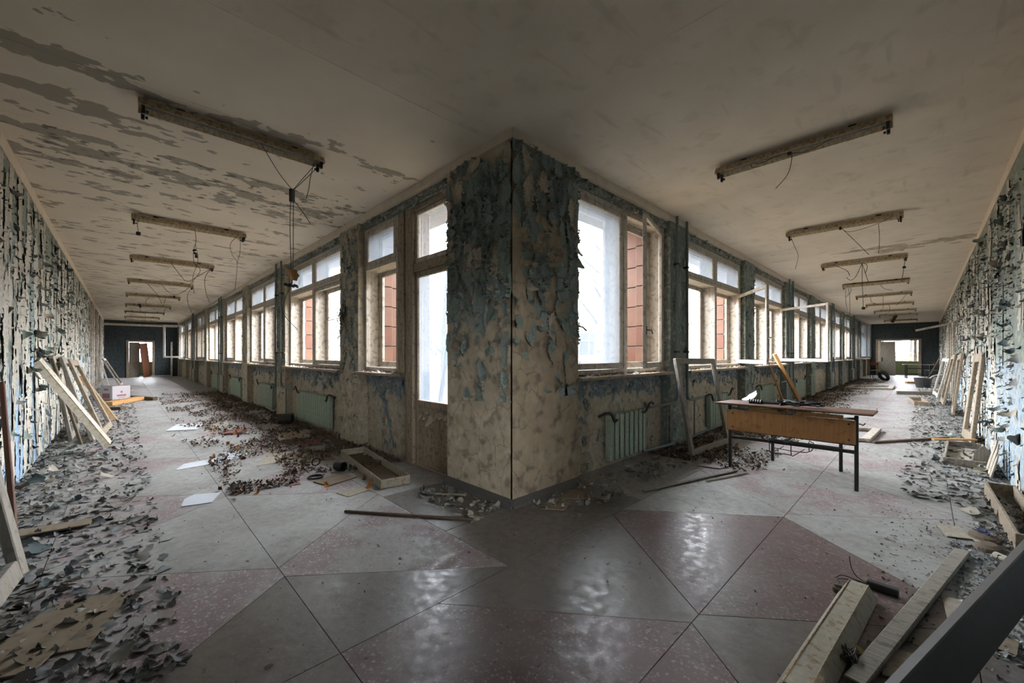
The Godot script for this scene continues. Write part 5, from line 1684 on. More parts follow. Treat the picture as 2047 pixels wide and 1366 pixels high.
# ---------------------------------------------------------------- the desk
func build_desk() -> void:
	var base := Vector3(2.95, 0, 1.47)
	var o := thing("school_desk", "old school desk with a plywood front panel on dark steel legs, in the right corridor", "desk", Transform3D(Basis(), base))
	var pos := -base
	var put_in := func(mb: MB, called: String, m: Material) -> MeshInstance3D:
		var x := put(mb, called, m, o)
		x.position = pos
		return x
	var top := MB.new()
	top.box(Transform3D(Basis(Vector3(0, 0, 1), -0.03), Vector3(2.90, 0.742, 1.465)), Vector3(0.56, 0.022, 1.40), 0.006)
	put_in.call(top, "desk_top", M.desk_top)
	var edge := MB.new()
	edge.bar(Vector3(2.635, 0.752, 0.77), Vector3(2.615, 0.752, 2.16), 0.03, 0.008, Vector3.UP, 0.002)
	put_in.call(edge, "splintered_edge", M.wood_dark)
	var fp := MB.new()
	fp.box(Transform3D(Basis(Vector3(0, 1, 0), 0.0), Vector3(2.645, 0.565, 1.46)), Vector3(0.014, 0.235, 1.155), 0.003)
	var panel: MeshInstance3D = put_in.call(fp, "front_panel", M.plywood)
	for q in [[0.645, 0.95], [0.49, 0.95], [0.645, 1.985], [0.49, 1.985]]:
		var b := MB.new()
		b.lathe([Vector2(0, 0.004), Vector2(0.008, 0.003), Vector2(0.010, 0.0)], Transform3D(Basis(Vector3(0, 0, 1), PI / 2), Vector3(2.638, q[0], q[1])), 10)
		put(b, "bolt", M.iron, panel)
	for q in [[1.25, 0.12], [1.75, 0.16]]:
		var b := MB.new()
		b.box(Transform3D(Basis(), Vector3(2.655, 0.705, q[0])), Vector3(0.02, 0.04, q[1] * 2.4), 0.003)
		put_in.call(b, "top_batten", M.wood_yellow)
	var metal: Material = M.desk_metal
	for q in [[2.665, 2.04, 0.73], [2.70, 0.905, 0.73], [3.38, 1.18, 0.62], [3.39, 1.84, 0.62]]:
		var l := MB.new()
		l.box(Transform3D(Basis(), Vector3(q[0], q[2] * 0.5, q[1])), Vector3(0.032, q[2], 0.032), 0.004)
		put_in.call(l, "leg", metal)
	var rails := MB.new()
	rails.bar(Vector3(2.70, 0.36, 0.905), Vector3(2.665, 0.375, 2.04), 0.022, 0.032)
	rails.bar(Vector3(3.38, 0.26, 1.18), Vector3(3.39, 0.26, 1.84), 0.02, 0.028)
	rails.bar(Vector3(2.70, 0.445, 1.05), Vector3(2.67, 0.445, 2.03), 0.02, 0.022)
	rails.bar(Vector3(2.70, 0.70, 0.905), Vector3(3.38, 0.60, 1.18), 0.02, 0.025)
	rails.bar(Vector3(2.665, 0.70, 2.04), Vector3(3.39, 0.60, 1.84), 0.02, 0.025)
	put_in.call(rails, "frame_rail", metal)
	for z in [1.36, 1.50]:
		var b := MB.new()
		b.bar(Vector3(2.66, 0.36, z - 0.06), Vector3(3.0, 0.47, z + 0.02), 0.022, 0.022)
		put_in.call(b, "brace", metal)
	var bk := MB.new()
	for z in [1.30, 1.50]:
		bk.tube(smooth_path([Vector3(2.72, 0.40, z), Vector3(2.73, 0.24, z), Vector3(2.80, 0.235, z + 0.02), Vector3(3.05, 0.26, z + 0.06)]), 0.005, 6)
	bk.tube([Vector3(2.73, 0.24, 1.30), Vector3(2.73, 0.24, 1.50)], 0.005, 6)
	bk.tube(smooth_path([Vector3(2.95, 0.25, 1.26), Vector3(2.95, 0.25, 1.60), Vector3(2.95, 0.36, 1.66), Vector3(2.95, 0.38, 1.62), Vector3(2.95, 0.27, 1.62)]), 0.005, 6)
	put_in.call(bk, "wire_shelf", metal)
	var hk := MB.new()
	hk.tube(smooth_path([Vector3(2.66, 0.655, 2.055), Vector3(2.66, 0.645, 2.09), Vector3(2.66, 0.665, 2.105)]), 0.006, 6)
	put_in.call(hk, "hook", metal)
	# things lying on it
	var pp := put(curl_mesh(31, 0.14, 0.17, 0.5, 0.2), "paper", M.paper)
	pp.transform = Transform3D(Basis.from_euler(Vector3(-1.75, 0.8, 0.0)), Vector3(2.85, 0.775, 1.02))
	tag(pp, "crumpled white paper at the left end of the desk top", "paper")
	var tq := thing("ribbed_tube", "black ribbed tube lying on the desk beside the white paper", "tube", Transform3D(Basis(), Vector3(2.80, 0.78, 1.2)))
	var tm := MB.new()
	var prof := [Vector2(0, 0.0)]
	for k in 12:
		prof.append(Vector2(0.024 if k % 2 else 0.029, 0.012 * k))
	for k in 4:
		prof.append(Vector2(0.018, 0.14 + 0.05 * k))
	prof.append(Vector2(0.0, 0.3))
	tm.lathe(prof, Transform3D(Basis(Vector3(1, 0, 0), PI / 2), Vector3(0, 0, -0.12)), 14)
	put(tm, "tube_body", M.black, tq)
	var rg := thing("torn_cables", "heap of torn grey cables and rubber on the middle of the desk top", "cables", Transform3D(Basis(), Vector3(2.80, 0.77, 1.56)))
	for k in 9:
		var t := MB.new()
		var a := rng.randf() * TAU
		var pts := []
		for j in 6:
			pts.append(Vector3(rng.randf_range(-0.08, 0.08), rng.randf_range(0.0, 0.05), -0.16 + 0.07 * j + rng.randf_range(-0.04, 0.04)))
		t.tube(smooth_path(pts), rng.randf_range(0.006, 0.012), 6)
		put(t, "cable", M.rubber if k % 2 else M.ballast, rg)


# ---------------------------------------------------------------- sashes, boards, boxes
# A sash frame standing on its lower edge: bottom corners a, b and top corners c (over a), d (over b).
func leaning_frame(label: String, a: Vector3, b: Vector3, c: Vector3, d: Vector3, w: float, th: float, m: Material, group := "", called := "window_sash") -> Node3D:
	var base := (a + b) * 0.5
	var o := thing(called, label, "frame", Transform3D(Basis(), base), group)
	a -= base; b -= base; c -= base; d -= base
	var nn := (b - a).cross(c - a).normalized()
	var al := (b - a).normalized()
	for q in [[a + al * w * 0.5, c + al * w * 0.5], [b - al * w * 0.5, d - al * w * 0.5]]:
		var mb := MB.new()
		mb.bar(q[0], q[1], w, th, nn, 0.006)
		put(mb, "stile", m, o)
	var up := (c - a).normalized()
	for q in [[a + up * w * 0.5 + al * w, b + up * w * 0.5 - al * w], [c - up * w * 0.5 + al * w, d - up * w * 0.5 - al * w]]:
		var mb := MB.new()
		mb.bar(q[0], q[1], w, th * 0.95, nn, 0.006)
		put(mb, "rail", m, o)
	return o


func board(called: String, label: String, category: String, p: Vector3, q: Vector3, w: float, h: float, m: Material, up := Vector3.UP, group := "") -> MeshInstance3D:
	var mb := MB.new()
	mb.bar(p, q, w, h, up, 0.005)
	var o := put(mb, called, m)
	tag(o, label, category, group)
	return o


# A lamp reflector: a long folded metal trough, its open side down.
func reflector(label: String, p: Vector3, q: Vector3, up: Vector3, wide: float, high: float, m: Material) -> Node3D:
	var z := (q - p).normalized()
	var x := up.cross(z).normalized()
	var y := z.cross(x)
	var o := thing("lamp_reflector", label, "reflector", Transform3D(Basis(x, y, z), p))
	var a := wide * 0.5
	var mb := MB.new()
	mb.prism(PackedVector2Array([Vector2(-a, -high), Vector2(-a * 0.5, 0), Vector2(a * 0.5, 0), Vector2(a, -high), Vector2(a - 0.005, -high), Vector2(a * 0.5 - 0.004, -0.004), Vector2(-a * 0.5 + 0.004, -0.004), Vector2(-a + 0.005, -high)]), Transform3D(), (q - p).length())
	put(mb, "trough", m, o)
	var e := MB.new()
	e.prism(PackedVector2Array([Vector2(-a, -high), Vector2(a, -high), Vector2(a * 0.5, -0.002), Vector2(-a * 0.5, -0.002)]), Transform3D(Basis(), Vector3(0, 0, 0.003)), 0.004)
	put(e, "end_plate", M.trough_rust, o)
	var f := MB.new()
	f.box(Transform3D(Basis(), Vector3(-a * 0.5, 0.001, (q - p).length() * 0.5)), Vector3(0.004, 0.006, (q - p).length()), 0.001)
	f.box(Transform3D(Basis(), Vector3(a * 0.5, 0.001, (q - p).length() * 0.5)), Vector3(0.004, 0.006, (q - p).length()), 0.001)
	put(f, "folded_edge", M.lamp, o)
	return o


# A shallow open box of four sides (and a bottom where deep), turned by ang about y.
func open_box(called: String, label: String, at: Vector3, ang: float, lx: float, lz: float, h: float, th: float, m: Material, bottom: Material = null, tilt := Vector3.ZERO) -> Node3D:
	var o := thing(called, label, "box", Transform3D(Basis(Vector3.UP, ang) * Basis.from_euler(tilt), at))
	for s in [-1.0, 1.0]:
		var mb := MB.new()
		mb.box(Transform3D(Basis(), Vector3(s * (lx * 0.5 - th * 0.5), h * 0.5, 0)), Vector3(th, h, lz), 0.004)
		put(mb, "side", m, o)
		var m2 := MB.new()
		m2.box(Transform3D(Basis(), Vector3(0, h * 0.5, s * (lz * 0.5 - th * 0.5))), Vector3(lx - 2.0 * th, h * 0.97, th), 0.004)
		put(m2, "side", m, o)
	if bottom:
		var mb := MB.new()
		mb.box(Transform3D(Basis(), Vector3(0, 0.006, 0)), Vector3(lx - 2.0 * th, 0.008, lz - 2.0 * th), 0.001)
		put(mb, "bottom", bottom, o)
	return o


func build_sashes_and_boards() -> void:
	var g := "window sashes leaning on the left wall"
	# left wall group
	reflector("beige rust-specked lamp trough leaning across the sashes on the left wall, nearest the camera", Vector3(-3.15, 1.27, -4.98), Vector3(-2.55, 0.10, -5.36), Vector3(0.70, 0.62, 0.35), 0.20, 0.055, M.trough)
	leaning_frame("nearest of the sashes propped on the left wall, behind the beige trough", Vector3(-3.0, 0.02, -6.55), Vector3(-3.0, 0.02, -8.05), Vector3(-3.165, 1.30, -6.15), Vector3(-3.165, 1.29, -7.65), 0.10, 0.045, M.wood_grey, g)
	leaning_frame("middle sash of the three propped on the left wall, its stile crossing behind the trough", Vector3(-2.76, 0.02, -6.2), Vector3(-2.70, 0.02, -7.45), Vector3(-3.10, 1.28, -6.45), Vector3(-3.09, 1.26, -7.7), 0.10, 0.045, M.wood_grey, g)
	leaning_frame("outermost sash propped on the left wall, with a dark inner edge, beside the rusty trough", Vector3(-2.66, 0.02, -6.7), Vector3(-2.58, 0.02, -7.85), Vector3(-3.06, 1.24, -7.0), Vector3(-3.04, 1.22, -8.15), 0.10, 0.045, M.white_dirty, g)
	reflector("rusty ochre lamp trough leaning past the left wall sashes, farther of the two", Vector3(-2.97, 0.90, -8.8), Vector3(-2.50, 0.08, -8.2), Vector3(0.8, 0.55, 0.1), 0.20, 0.05, M.trough_rust)
	board("wooden_bar", "dark wooden bar slanting behind the beige trough on the left wall", "board", Vector3(-2.86, 0.03, -5.95), Vector3(-3.15, 1.26, -6.1), 0.10, 0.03, M.wood_dark, Vector3(1, 0.2, 0))
	# far group on the left
	leaning_frame("pale sash leaning far down the left wall beyond the cardboard box", Vector3(-2.50, 0.02, -20.0), Vector3(-2.44, 0.02, -22.2), Vector3(-3.02, 1.16, -20.4), Vector3(-3.0, 1.16, -22.6), 0.09, 0.05, M.white)
	board("white_batten", "white batten leaning on the left wall beside the far pale sash", "batten", Vector3(-2.78, 0.02, -19.1), Vector3(-3.08, 1.24, -19.5), 0.10, 0.05, M.white, Vector3(1, 0.2, 0))
	board("white_batten", "thin grey batten leaning close to the left wall, left of the white one", "batten", Vector3(-2.94, 0.02, -18.7), Vector3(-3.14, 1.2, -18.8), 0.07, 0.05, M.wood_grey, Vector3(1, 0.2, 0))
	# planks and the box on the left
	board("plank", "pale yellow plank end lying before the cardboard box", "plank", Vector3(-2.72, 0.06, -12.1), Vector3(-2.08, 0.06, -13.35), 0.22, 0.10, M.wood_yellow)
	board("plank", "brown plank lying behind the cardboard box, pointing right", "plank", Vector3(-2.45, 0.05, -14.5), Vector3(-1.76, 0.05, -13.0), 0.12, 0.09, M.wood_dark)
	board("plank", "short brown plank in front of the yellow plank on the left", "plank", Vector3(-2.72, 0.04, -11.15), Vector3(-2.42, 0.04, -10.9), 0.16, 0.07, M.wood_dark)
	var bx := thing("cardboard_box", "closed grey-pink cardboard box with faded red print by the left wall", "box", Transform3D(Basis(Vector3.UP, 0.62), Vector3(-2.58, 0, -14.0)))
	var b := MB.new()
	b.box(Transform3D(Basis(), Vector3(0, 0.22, 0)), Vector3(0.48, 0.40, 0.42), 0.012)
	put(b, "carton", M.box_light, bx)
	for s in [-1.0, 1.0]:
		var f := MB.new()
		f.box(Transform3D(Basis(Vector3(1, 0, 0), s * 0.06), Vector3(0, 0.424, s * 0.105)), Vector3(0.48, 0.006, 0.205), 0.001)
		put(f, "flap", M.box, bx)
	for q in [[0.0, 0.14, 0.24, 0.05], [0.0, 0.24, 0.05, 0.06], [0.0, 0.08, 0.18, 0.012]]:
		var f := MB.new()
		f.box(Transform3D(Basis(), Vector3(q[0], q[1], 0.211)), Vector3(q[2], q[3], 0.002), 0.0)
		put(f, "print", M.box_print, bx)
	for q in [[0.14, 0.26, 0.14], [0.32, 0.16, 0.05]]:
		var f := MB.new()
		f.box(Transform3D(Basis(), Vector3(-0.241, q[0], 0.0)), Vector3(0.002, q[2], q[1]), 0.0)
		put(f, "print", M.box_print, bx)
	# left edge of the picture
	leaning_frame("big grey sash leaning on the left wall beside the camera, dark edge inside", Vector3(-2.86, 0.02, -1.26), Vector3(-2.98, 0.02, 0.1), Vector3(-3.14, 1.33, -1.62), Vector3(-3.19, 1.33, -0.2), 0.11, 0.05, M.wood_grey)
	board("brown_bar", "dark brown bar leaning inside the big grey sash at the left edge", "batten", Vector3(-2.90, 0.10, -1.38), Vector3(-3.12, 1.1, -2.6), 0.03, 0.03, M.brown_door, Vector3(1, 0.2, 0))
	var bl := board("hardboard_sheet", "large dusty sheet of hardboard lying flat at the lower left corner", "board", Vector3(-2.56, 0.012, -0.64), Vector3(-2.82, 0.012, -0.12), 0.27, 0.008, M.hardboard)
	var bl2 := board("hardboard_sheet", "narrow slip of hardboard sticking out under the large dusty sheet", "board", Vector3(-2.42, 0.006, -0.56), Vector3(-2.60, 0.006, -0.14), 0.12, 0.006, M.hardboard)
	board("board_strip", "narrow grey board strip lying left of the white paper", "board", Vector3(-2.49, 0.012, -1.95), Vector3(-2.24, 0.012, -1.84), 0.075, 0.014, M.wood_grey)
	board("board_strip", "ragged grey board among the paint chips by the left wall", "board", Vector3(-2.98, 0.03, -2.05), Vector3(-2.60, 0.03, -2.0), 0.16, 0.012, M.hardboard)
	# tray by the glazed door
	var tr := open_box("metal_tray", "long shallow rusty tray on the floor below the glazed door", Vector3(-0.36, 0.0, -1.98), -0.135, 0.30, 1.58, 0.09, 0.008, M.trough, M.tray_floor)
	# long thin rod near the pillar
	board("thin_rod", "long thin dark rod lying on the floor before the pillar", "rod", Vector3(-1.10, 0.012, -0.88), Vector3(-0.43, 0.012, 0.0), 0.022, 0.018, M.wood_dark)
	# leaning frame by the first right radiators
	leaning_frame("tall bare wooden frame leaning over the right wall radiators, behind the desk", Vector3(2.78, 0.02, 0.42), Vector3(4.02, 0.02, 0.48), Vector3(2.90, 1.27, 0.15), Vector3(4.12, 1.26, 0.22), 0.075, 0.045, M.wood_grey)
	board("yellow_board", "varnished yellow board leaning on the window sill behind the desk", "board", Vector3(8.86, 0.02, 0.58), Vector3(8.62, 1.34, 0.02), 0.20, 0.06, M.wood_yellow, Vector3(0.4, 0.3, 1))
	board("thin_stick", "thin flaking white stick leaning on the sill left of the yellow board", "stick", Vector3(8.85, 0.02, 0.22), Vector3(8.0, 1.30, -0.01), 0.05, 0.03, M.wood_yellow, Vector3(0, 0.2, 1))
	# right wall frames
	g = "window sashes leaning on the right wall"
	leaning_frame("nearest sash leaning on the right wall, its wide stile facing the corridor", Vector3(7.25, 0.02, 2.93), Vector3(6.5, 0.02, 2.99), Vector3(7.2, 1.33, 3.06), Vector3(6.35, 1.35, 3.09), 0.13, 0.045, M.white_dirty, g)
	leaning_frame("second sash from the camera leaning on the right wall", Vector3(11.7, 0.02, 2.96), Vector3(10.4, 0.02, 2.93), Vector3(11.4, 1.31, 3.05), Vector3(10.3, 1.36, 3.06), 0.12, 0.045, M.white_dirty, g)
	leaning_frame("third sash from the camera leaning on the right wall", Vector3(14.3, 0.02, 2.82), Vector3(12.75, 0.02, 2.84), Vector3(13.9, 1.31, 3.04), Vector3(12.6, 1.33, 3.05), 0.12, 0.045, M.white_dirty, g)
	leaning_frame("farthest sash leaning on the right wall, below the slanting batten", Vector3(17.0, 0.02, 2.70), Vector3(15.1, 0.02, 2.77), Vector3(17.0, 1.20, 2.93), Vector3(15.1, 1.20, 3.02), 0.10, 0.045, M.white, g)
	board("white_batten", "white batten jutting out slantwise from the right wall above the sashes", "batten", Vector3(15.0, 2.24, 3.03), Vector3(15.0, 2.06, 2.30), 0.05, 0.06, M.white)
	board("white_batten", "upright white batten on the right wall holding the slanting one", "batten", Vector3(15.02, 1.22, 3.06), Vector3(15.02, 2.28, 3.06), 0.09, 0.06, M.white, Vector3(0, 0, 1))
	# boxes and frames lying in the right corridor
	open_box("small_crate", "small open pale crate on the right corridor floor", Vector3(13.15, 0.0, 2.38), 0.10, 1.5, 0.30, 0.10, 0.03, M.white_dirty, M.wood_yellow)
	board("long_plank", "long pale plank on edge on the floor behind the small crate", "plank", Vector3(16.0, 0.06, 1.84), Vector3(16.6, 0.06, 2.66), 0.05, 0.11, M.wood_grey)
	leaning_frame("flat sash lying on the floor just behind the desk", Vector3(5.62, 0.035, 1.93), Vector3(5.2, 0.035, 0.95), Vector3(6.95, 0.035, 1.98), Vector3(6.5, 0.035, 1.0), 0.11, 0.05, M.white)
	leaning_frame("flat sash lying far down the right corridor near the leaves", Vector3(18.3, 0.04, 1.65), Vector3(17.6, 0.04, 0.35), Vector3(20.2, 0.04, 1.65), Vector3(19.6, 0.04, 0.35), 0.16, 0.06, M.white)
	board("long_stick", "long thin stick lying across the right corridor behind the desk", "stick", Vector3(5.58, 0.02, 1.97), Vector3(6.84, 0.02, 2.75), 0.05, 0.03, M.wood_dark)
	var cr := open_box("broken_crate", "broken shallow crate full of paint chips by the right wall", Vector3(5.40, 0.0, 2.86), -0.05, 1.45, 0.34, 0.085, 0.02, M.wood_grey, M.card)
	var sp := MB.new()
	sp.prism(PackedVector2Array([Vector2(-0.07, 0), Vector2(0.09, 0), Vector2(0.10, 0.14), Vector2(0.02, 0.26), Vector2(-0.05, 0.18)]), Transform3D(Basis(Vector3(0, 0, 1), Vector3(0, 1, 0), Vector3(-1, 0, 0)), Vector3(-0.66, 0.01, 0.13)), 0.014)
	put(sp, "torn_side", M.wood_grey, cr)
	board("plank", "pale slat slanting onto the broken crate from the left", "plank", Vector3(5.95, 0.10, 2.58), Vector3(6.15, 0.13, 3.0), 0.07, 0.02, M.wood_yellow)
	var big := open_box("large_crate", "large low crate with flaking white paint at the right edge", Vector3(2.62, 0.0, 3.0), 0.02, 1.55, 0.19, 0.13, 0.022, M.white_dirty, M.wood_grey)
	# the front corner by the camera
	reflector("white rust-streaked lamp trough lying upside down in the right foreground", Vector3(0.46, 0.075, 2.25), Vector3(-0.62, 0.075, 2.16), Vector3.UP, 0.155, 0.065, M.trough)
	var bt := thing("ballast", "dark grey ballast box with wires, lying past the end of the white trough", "ballast", Transform3D(Basis(Vector3.UP, -0.05), Vector3(0.605, 0, 2.335)))
	var bm := MB.new()
	bm.box(Transform3D(Basis(), Vector3(0, 0.022, 0)), Vector3(0.042, 0.040, 0.135), 0.005)
	put(bm, "case", M.ballast, bt)
	for k in 3:
		var t := MB.new()
		t.tube(smooth_path([[Vector3(0, 0.02, -0.07), Vector3(0.02, 0.03, -0.11), Vector3(0.05, 0.06, -0.14), Vector3(0.09, 0.11, -0.155)], [Vector3(0, 0.015, -0.07), Vector3(0.0, 0.02, -0.12), Vector3(0.0, 0.02, -0.18), Vector3(-0.04, 0.01, -0.20)], [Vector3(0.01, 0.01, -0.07), Vector3(-0.01, 0.015, -0.13), Vector3(-0.05, 0.012, -0.19), Vector3(-0.09, 0.01, -0.17)]][k]), 0.0025, 5)
		put(t, "wire", M.wire, bt)
	board("long_batten", "long grey batten with old nails lying beside the white trough", "batten", Vector3(1.55, 0.022, 2.675), Vector3(-0.36, 0.022, 2.306), 0.07, 0.028, M.wood_grey)
	board("dark_trough", "big dark metal trough crossing the lower right corner", "trough", Vector3(1.35, 0.30, 3.02), Vector3(-0.55, 0.05, 2.42), 0.05, 0.16, M.dark_trough, Vector3(0.1, 1, -0.5))


func nest_path(r: RandomNumberGenerator, c: Vector3, s: float) -> Array:
	var pts := []
	var a := r.randf() * TAU
	for k in 9:
		a += r.randf_range(0.5, 1.1)
		pts.append(c + Vector3(r.randf_range(-0.04, 0.02), s * r.randf_range(-1.2, 1.2), s * cos(a)))
	return pts


# ---------------------------------------------------------------- small things on the floor
func sheet(called: String, label: String, category: String, pts: Array, m: Material, curl := 0.006, y := 0.006, group := "") -> MeshInstance3D:
	var p := PackedVector2Array()
	for q in pts:
		p.append(Vector2(q[0], q[1]))
	if Geometry2D.is_polygon_clockwise(p):
		p.reverse()
	var mb := MB.new()
	mb.prism(p, Transform3D(Basis(Vector3(1, 0, 0), Vector3(0, 0, 1), Vector3(0, -1, 0)), Vector3(0, y, 0)), curl)
	var o := put(mb, called, m)
	tag(o, label, category, group)
	return o


func blob_poly(cx: float, cz: float, rx: float, rz: float, sd: int, n := 7, rot := 0.0) -> Array:
	var r := RandomNumberGenerator.new()
	r.seed = sd
	var out := []
	for k in n:
		var a := TAU * k / n + r.randf_range(-0.25, 0.25)
		var p := Vector2(cos(a) * rx * r.randf_range(0.75, 1.1), sin(a) * rz * r.randf_range(0.75, 1.1)).rotated(rot)
		out.append([cx + p.x, cz + p.y])
	return out


func build_small_things() -> void:
	sheet("paper_sheet", "clean white paper sheet lying alone on the left floor", "paper", [[-2.07, -1.99], [-2.03, -2.2], [-1.95, -2.29], [-1.76, -2.19], [-1.86, -1.93], [-1.95, -1.95]], M.paper, 0.003)
	sheet("paper_sheet", "small pale board square left of the tray's near corner", "card", [[-0.93, -1.22], [-0.97, -1.40], [-0.72, -1.45], [-0.70, -1.27]], M.card, 0.008)
	sheet("paper_sheet", "white poster sheet with a green smudge among the leaves", "paper", [[-1.60, -3.62], [-1.45, -4.05], [-1.12, -4.02], [-1.2, -3.66], [-1.45, -3.55]], M.paper, 0.004)
	sheet("green_print", "greenish printed patch on the white poster sheet", "print", [[-1.34, -3.90], [-1.27, -4.0], [-1.15, -3.96], [-1.2, -3.80]], M.green_print, 0.002, 0.009)
	sheet("paper_sheet", "white paper scrap left of the poster sheet", "paper", [[-2.0, -3.45], [-1.9, -3.72], [-1.5, -3.8], [-1.55, -3.5]], M.paper, 0.006)
	sheet("card_sheet", "grey card sheet lying in front of the poster sheet", "card", [[-1.3, -3.0], [-1.1, -3.55], [-0.8, -3.6], [-0.92, -3.05]], M.card, 0.008)
	sheet("card_sheet", "brown card sheet beside the grey one, nearer the tray", "card", [[-0.95, -2.75], [-0.85, -3.25], [-0.45, -3.2], [-0.5, -2.7]], M.hardboard, 0.008)
	sheet("card_sheet", "brown hardboard piece close in front of the tray", "card", [[-0.95, -1.65], [-1.02, -1.9], [-0.72, -2.0], [-0.62, -1.75]], M.hardboard, 0.008, 0.012)
	sheet("card_sheet", "curled tan card leaning on the leaves by the radiator", "card", [[-0.75, -4.3], [-0.6, -4.9], [-0.2, -4.8], [-0.3, -4.25]], M.card, 0.006, 0.03)
	sheet("red_sheet", "faded red sheet among the leaves below the left radiator", "paper", [[-0.62, -3.72], [-0.54, -3.95], [-0.30, -3.86], [-0.38, -3.64]], M.red_paper, 0.005, 0.03)
	sheet("red_sheet", "small dull red booklet farther back in the leaf heap", "paper", [[-1.25, -5.5], [-1.15, -5.85], [-0.9, -5.75], [-1.0, -5.42]], M.red_paper, 0.008, 0.03)
	sheet("pink_scrap", "tiny pink paper scrap on the bare floor right of the white sheet", "paper", [[-1.22, -1.95], [-1.2, -2.03], [-1.12, -2.0], [-1.13, -1.93]], plain(Color(0.55, 0.35, 0.36), 0.9), 0.002)
	for q in [["card_sheet", "pale card by the far left leaf heap", [[-1.9, -6.6], [-1.7, -7.3], [-1.3, -7.2], [-1.5, -6.4]], M.paper], ["card_sheet", "second pale card beside the far left leaf heap, nearer the windows", [[-1.35, -6.3], [-1.2, -6.9], [-0.95, -6.8], [-1.1, -6.2]], M.card],
			["pane_fragment", "grey board piece left of the brown caps at the right", [[2.07, 2.56], [2.14, 2.67], [1.90, 2.74], [1.84, 2.61]], M.card], ["pane_fragment", "pale board piece under the brown caps", [[2.08, 2.70], [2.02, 2.86], [1.72, 2.90], [1.80, 2.76]], M.card],
			["card_sheet", "torn pale sheet right of the long batten", [[0.80, 2.56], [0.72, 2.72], [0.50, 2.72], [0.48, 2.58]], M.card], ["card_sheet", "grey sheet beside the torn pale sheet, toward the dark trough", [[0.56, 2.66], [0.50, 2.80], [0.36, 2.78], [0.38, 2.64]], M.hardboard], ["card_sheet", "pale cardboard piece between batten and dark trough", [[0.02, 2.36], [0.06, 2.48], [-0.14, 2.52], [-0.2, 2.38]], M.card],
			["yellow_triangle", "pale yellow paper triangle beside the white trough", [[-0.03, 2.26], [-0.10, 2.34], [-0.2, 2.28]], plain(Color(0.62, 0.60, 0.36), 0.9)],
			["card_sheet", "brown board lying in the chips right of the pillar foot", [[0.42, 0.16], [0.60, 0.10], [0.78, 0.22], [0.58, 0.34]], M.hardboard], ["card_sheet", "dark board piece close to the pillar corner on the right", [[0.12, 0.22], [0.30, 0.16], [0.44, 0.30], [0.24, 0.38]], M.hardboard],
			["card_sheet", "pale board on the leaves under the tall leaning frame", [[3.0, 0.30], [3.6, 0.22], [3.7, 0.45], [3.1, 0.5]], M.card], ["card_sheet", "pinkish card sheet at the left front leg of the desk", [[2.45, 0.62], [2.85, 0.72], [2.8, 0.9], [2.5, 0.86]], M.box_light]]:
		sheet(q[0], q[1], "board" if q[0] == "pane_fragment" else "paper", q[2], q[3], 0.006, 0.012)
	# brown curled leaf near the white sheet
	var lf := put(curl_mesh(41, 0.06, 0.12, 1.2, 0.3), "dry_leaf", M.brown)
	lf.transform = Transform3D(Basis.from_euler(Vector3(-1.4, 0.9, 0)), Vector3(-1.70, 0.022, -1.94))
	tag(lf, "big brown dry leaf just right of the white paper sheet", "leaf")
	# tin tubes
	for q in [["short dark can lying against the front of the rusty tray", Vector3(-0.66, 0.055, -2.13), 0.05, 0.11, 0.4], ["dark metal pot lying on its side below the left radiators", Vector3(-0.22, 0.11, -5.9), 0.10, 0.22, 1.0]]:
		var t := thing("metal_can", q[0], "can", Transform3D(Basis(Vector3.UP, q[4]) * Basis(Vector3(1, 0, 0), PI / 2), q[1]))
		var mb := MB.new()
		mb.lathe([Vector2(0, -q[3] * 0.5), Vector2(q[2], -q[3] * 0.5), Vector2(q[2], q[3] * 0.5), Vector2(q[2] * 1.06, q[3] * 0.5), Vector2(q[2] * 1.06, q[3] * 0.47)], Transform3D(), 20)
		mb.lathe([Vector2(q[2] - 0.004, q[3] * 0.5), Vector2(q[2] - 0.004, -q[3] * 0.45), Vector2(0, -q[3] * 0.45)], Transform3D(), 20)
		put(mb, "can_body", M.tin, t)
	# rings and coils
	for q in [["flat dark rubber ring lying left of the tray", Vector3(-0.95, 0.012, -2.05), 0.07, 0.010], ["thin wire ring standing in the litter behind the rubber ring", Vector3(-0.78, 0.045, -2.55), 0.045, 0.008]]:
		var mb := MB.new()
		var pts := []
		for k in 25:
			pts.append(Vector3(cos(TAU * k / 24.0) * q[2], 0.0 if q[3] > 0.009 else sin(TAU * k / 24.0) * q[2], sin(TAU * k / 24.0) * q[2] * (1.0 if q[3] > 0.009 else 0.3)))
		mb.tube(pts, q[3], 8, -1.0, false)
		var o := put(mb, "ring", M.rubber)
		o.position = q[1]
		tag(o, q[0], "ring")
	# nest of wires on the first left pier
	var w := thing("wire_nest", "tangle of thin rusty wires hanging on the first left pier", "wire", Transform3D(Basis(), Vector3(-0.02, 1.95, -3.62)))
	var r := RandomNumberGenerator.new()
	r.seed = 5
	for k in 7:
		var mb := MB.new()
		mb.tube(smooth_path(nest_path(r, Vector3(-0.03, -0.02 * k, 0.0), 0.12 if k < 5 else 0.2)), 0.003, 5)
		put(mb, "wire", M.iron, w)
	var lp := MB.new()
	lp.tube(smooth_path([Vector3(-0.02, -0.02, 0.1), Vector3(-0.05, -0.03, -0.2), Vector3(-0.08, -0.045, -0.38), Vector3(-0.10, -0.06, -0.46), Vector3(-0.08, -0.085, -0.40), Vector3(-0.04, -0.07, -0.1)]), 0.004, 5)
	put(lp, "wire", M.iron, w)
	# wire nest beside the foreground trough, and the starter socket
	var w2 := thing("wire_bundle", "grey bundle of torn wires beside the white trough in the foreground", "wire", Transform3D(Basis(), Vector3(-0.20, 0.0, 2.275)))
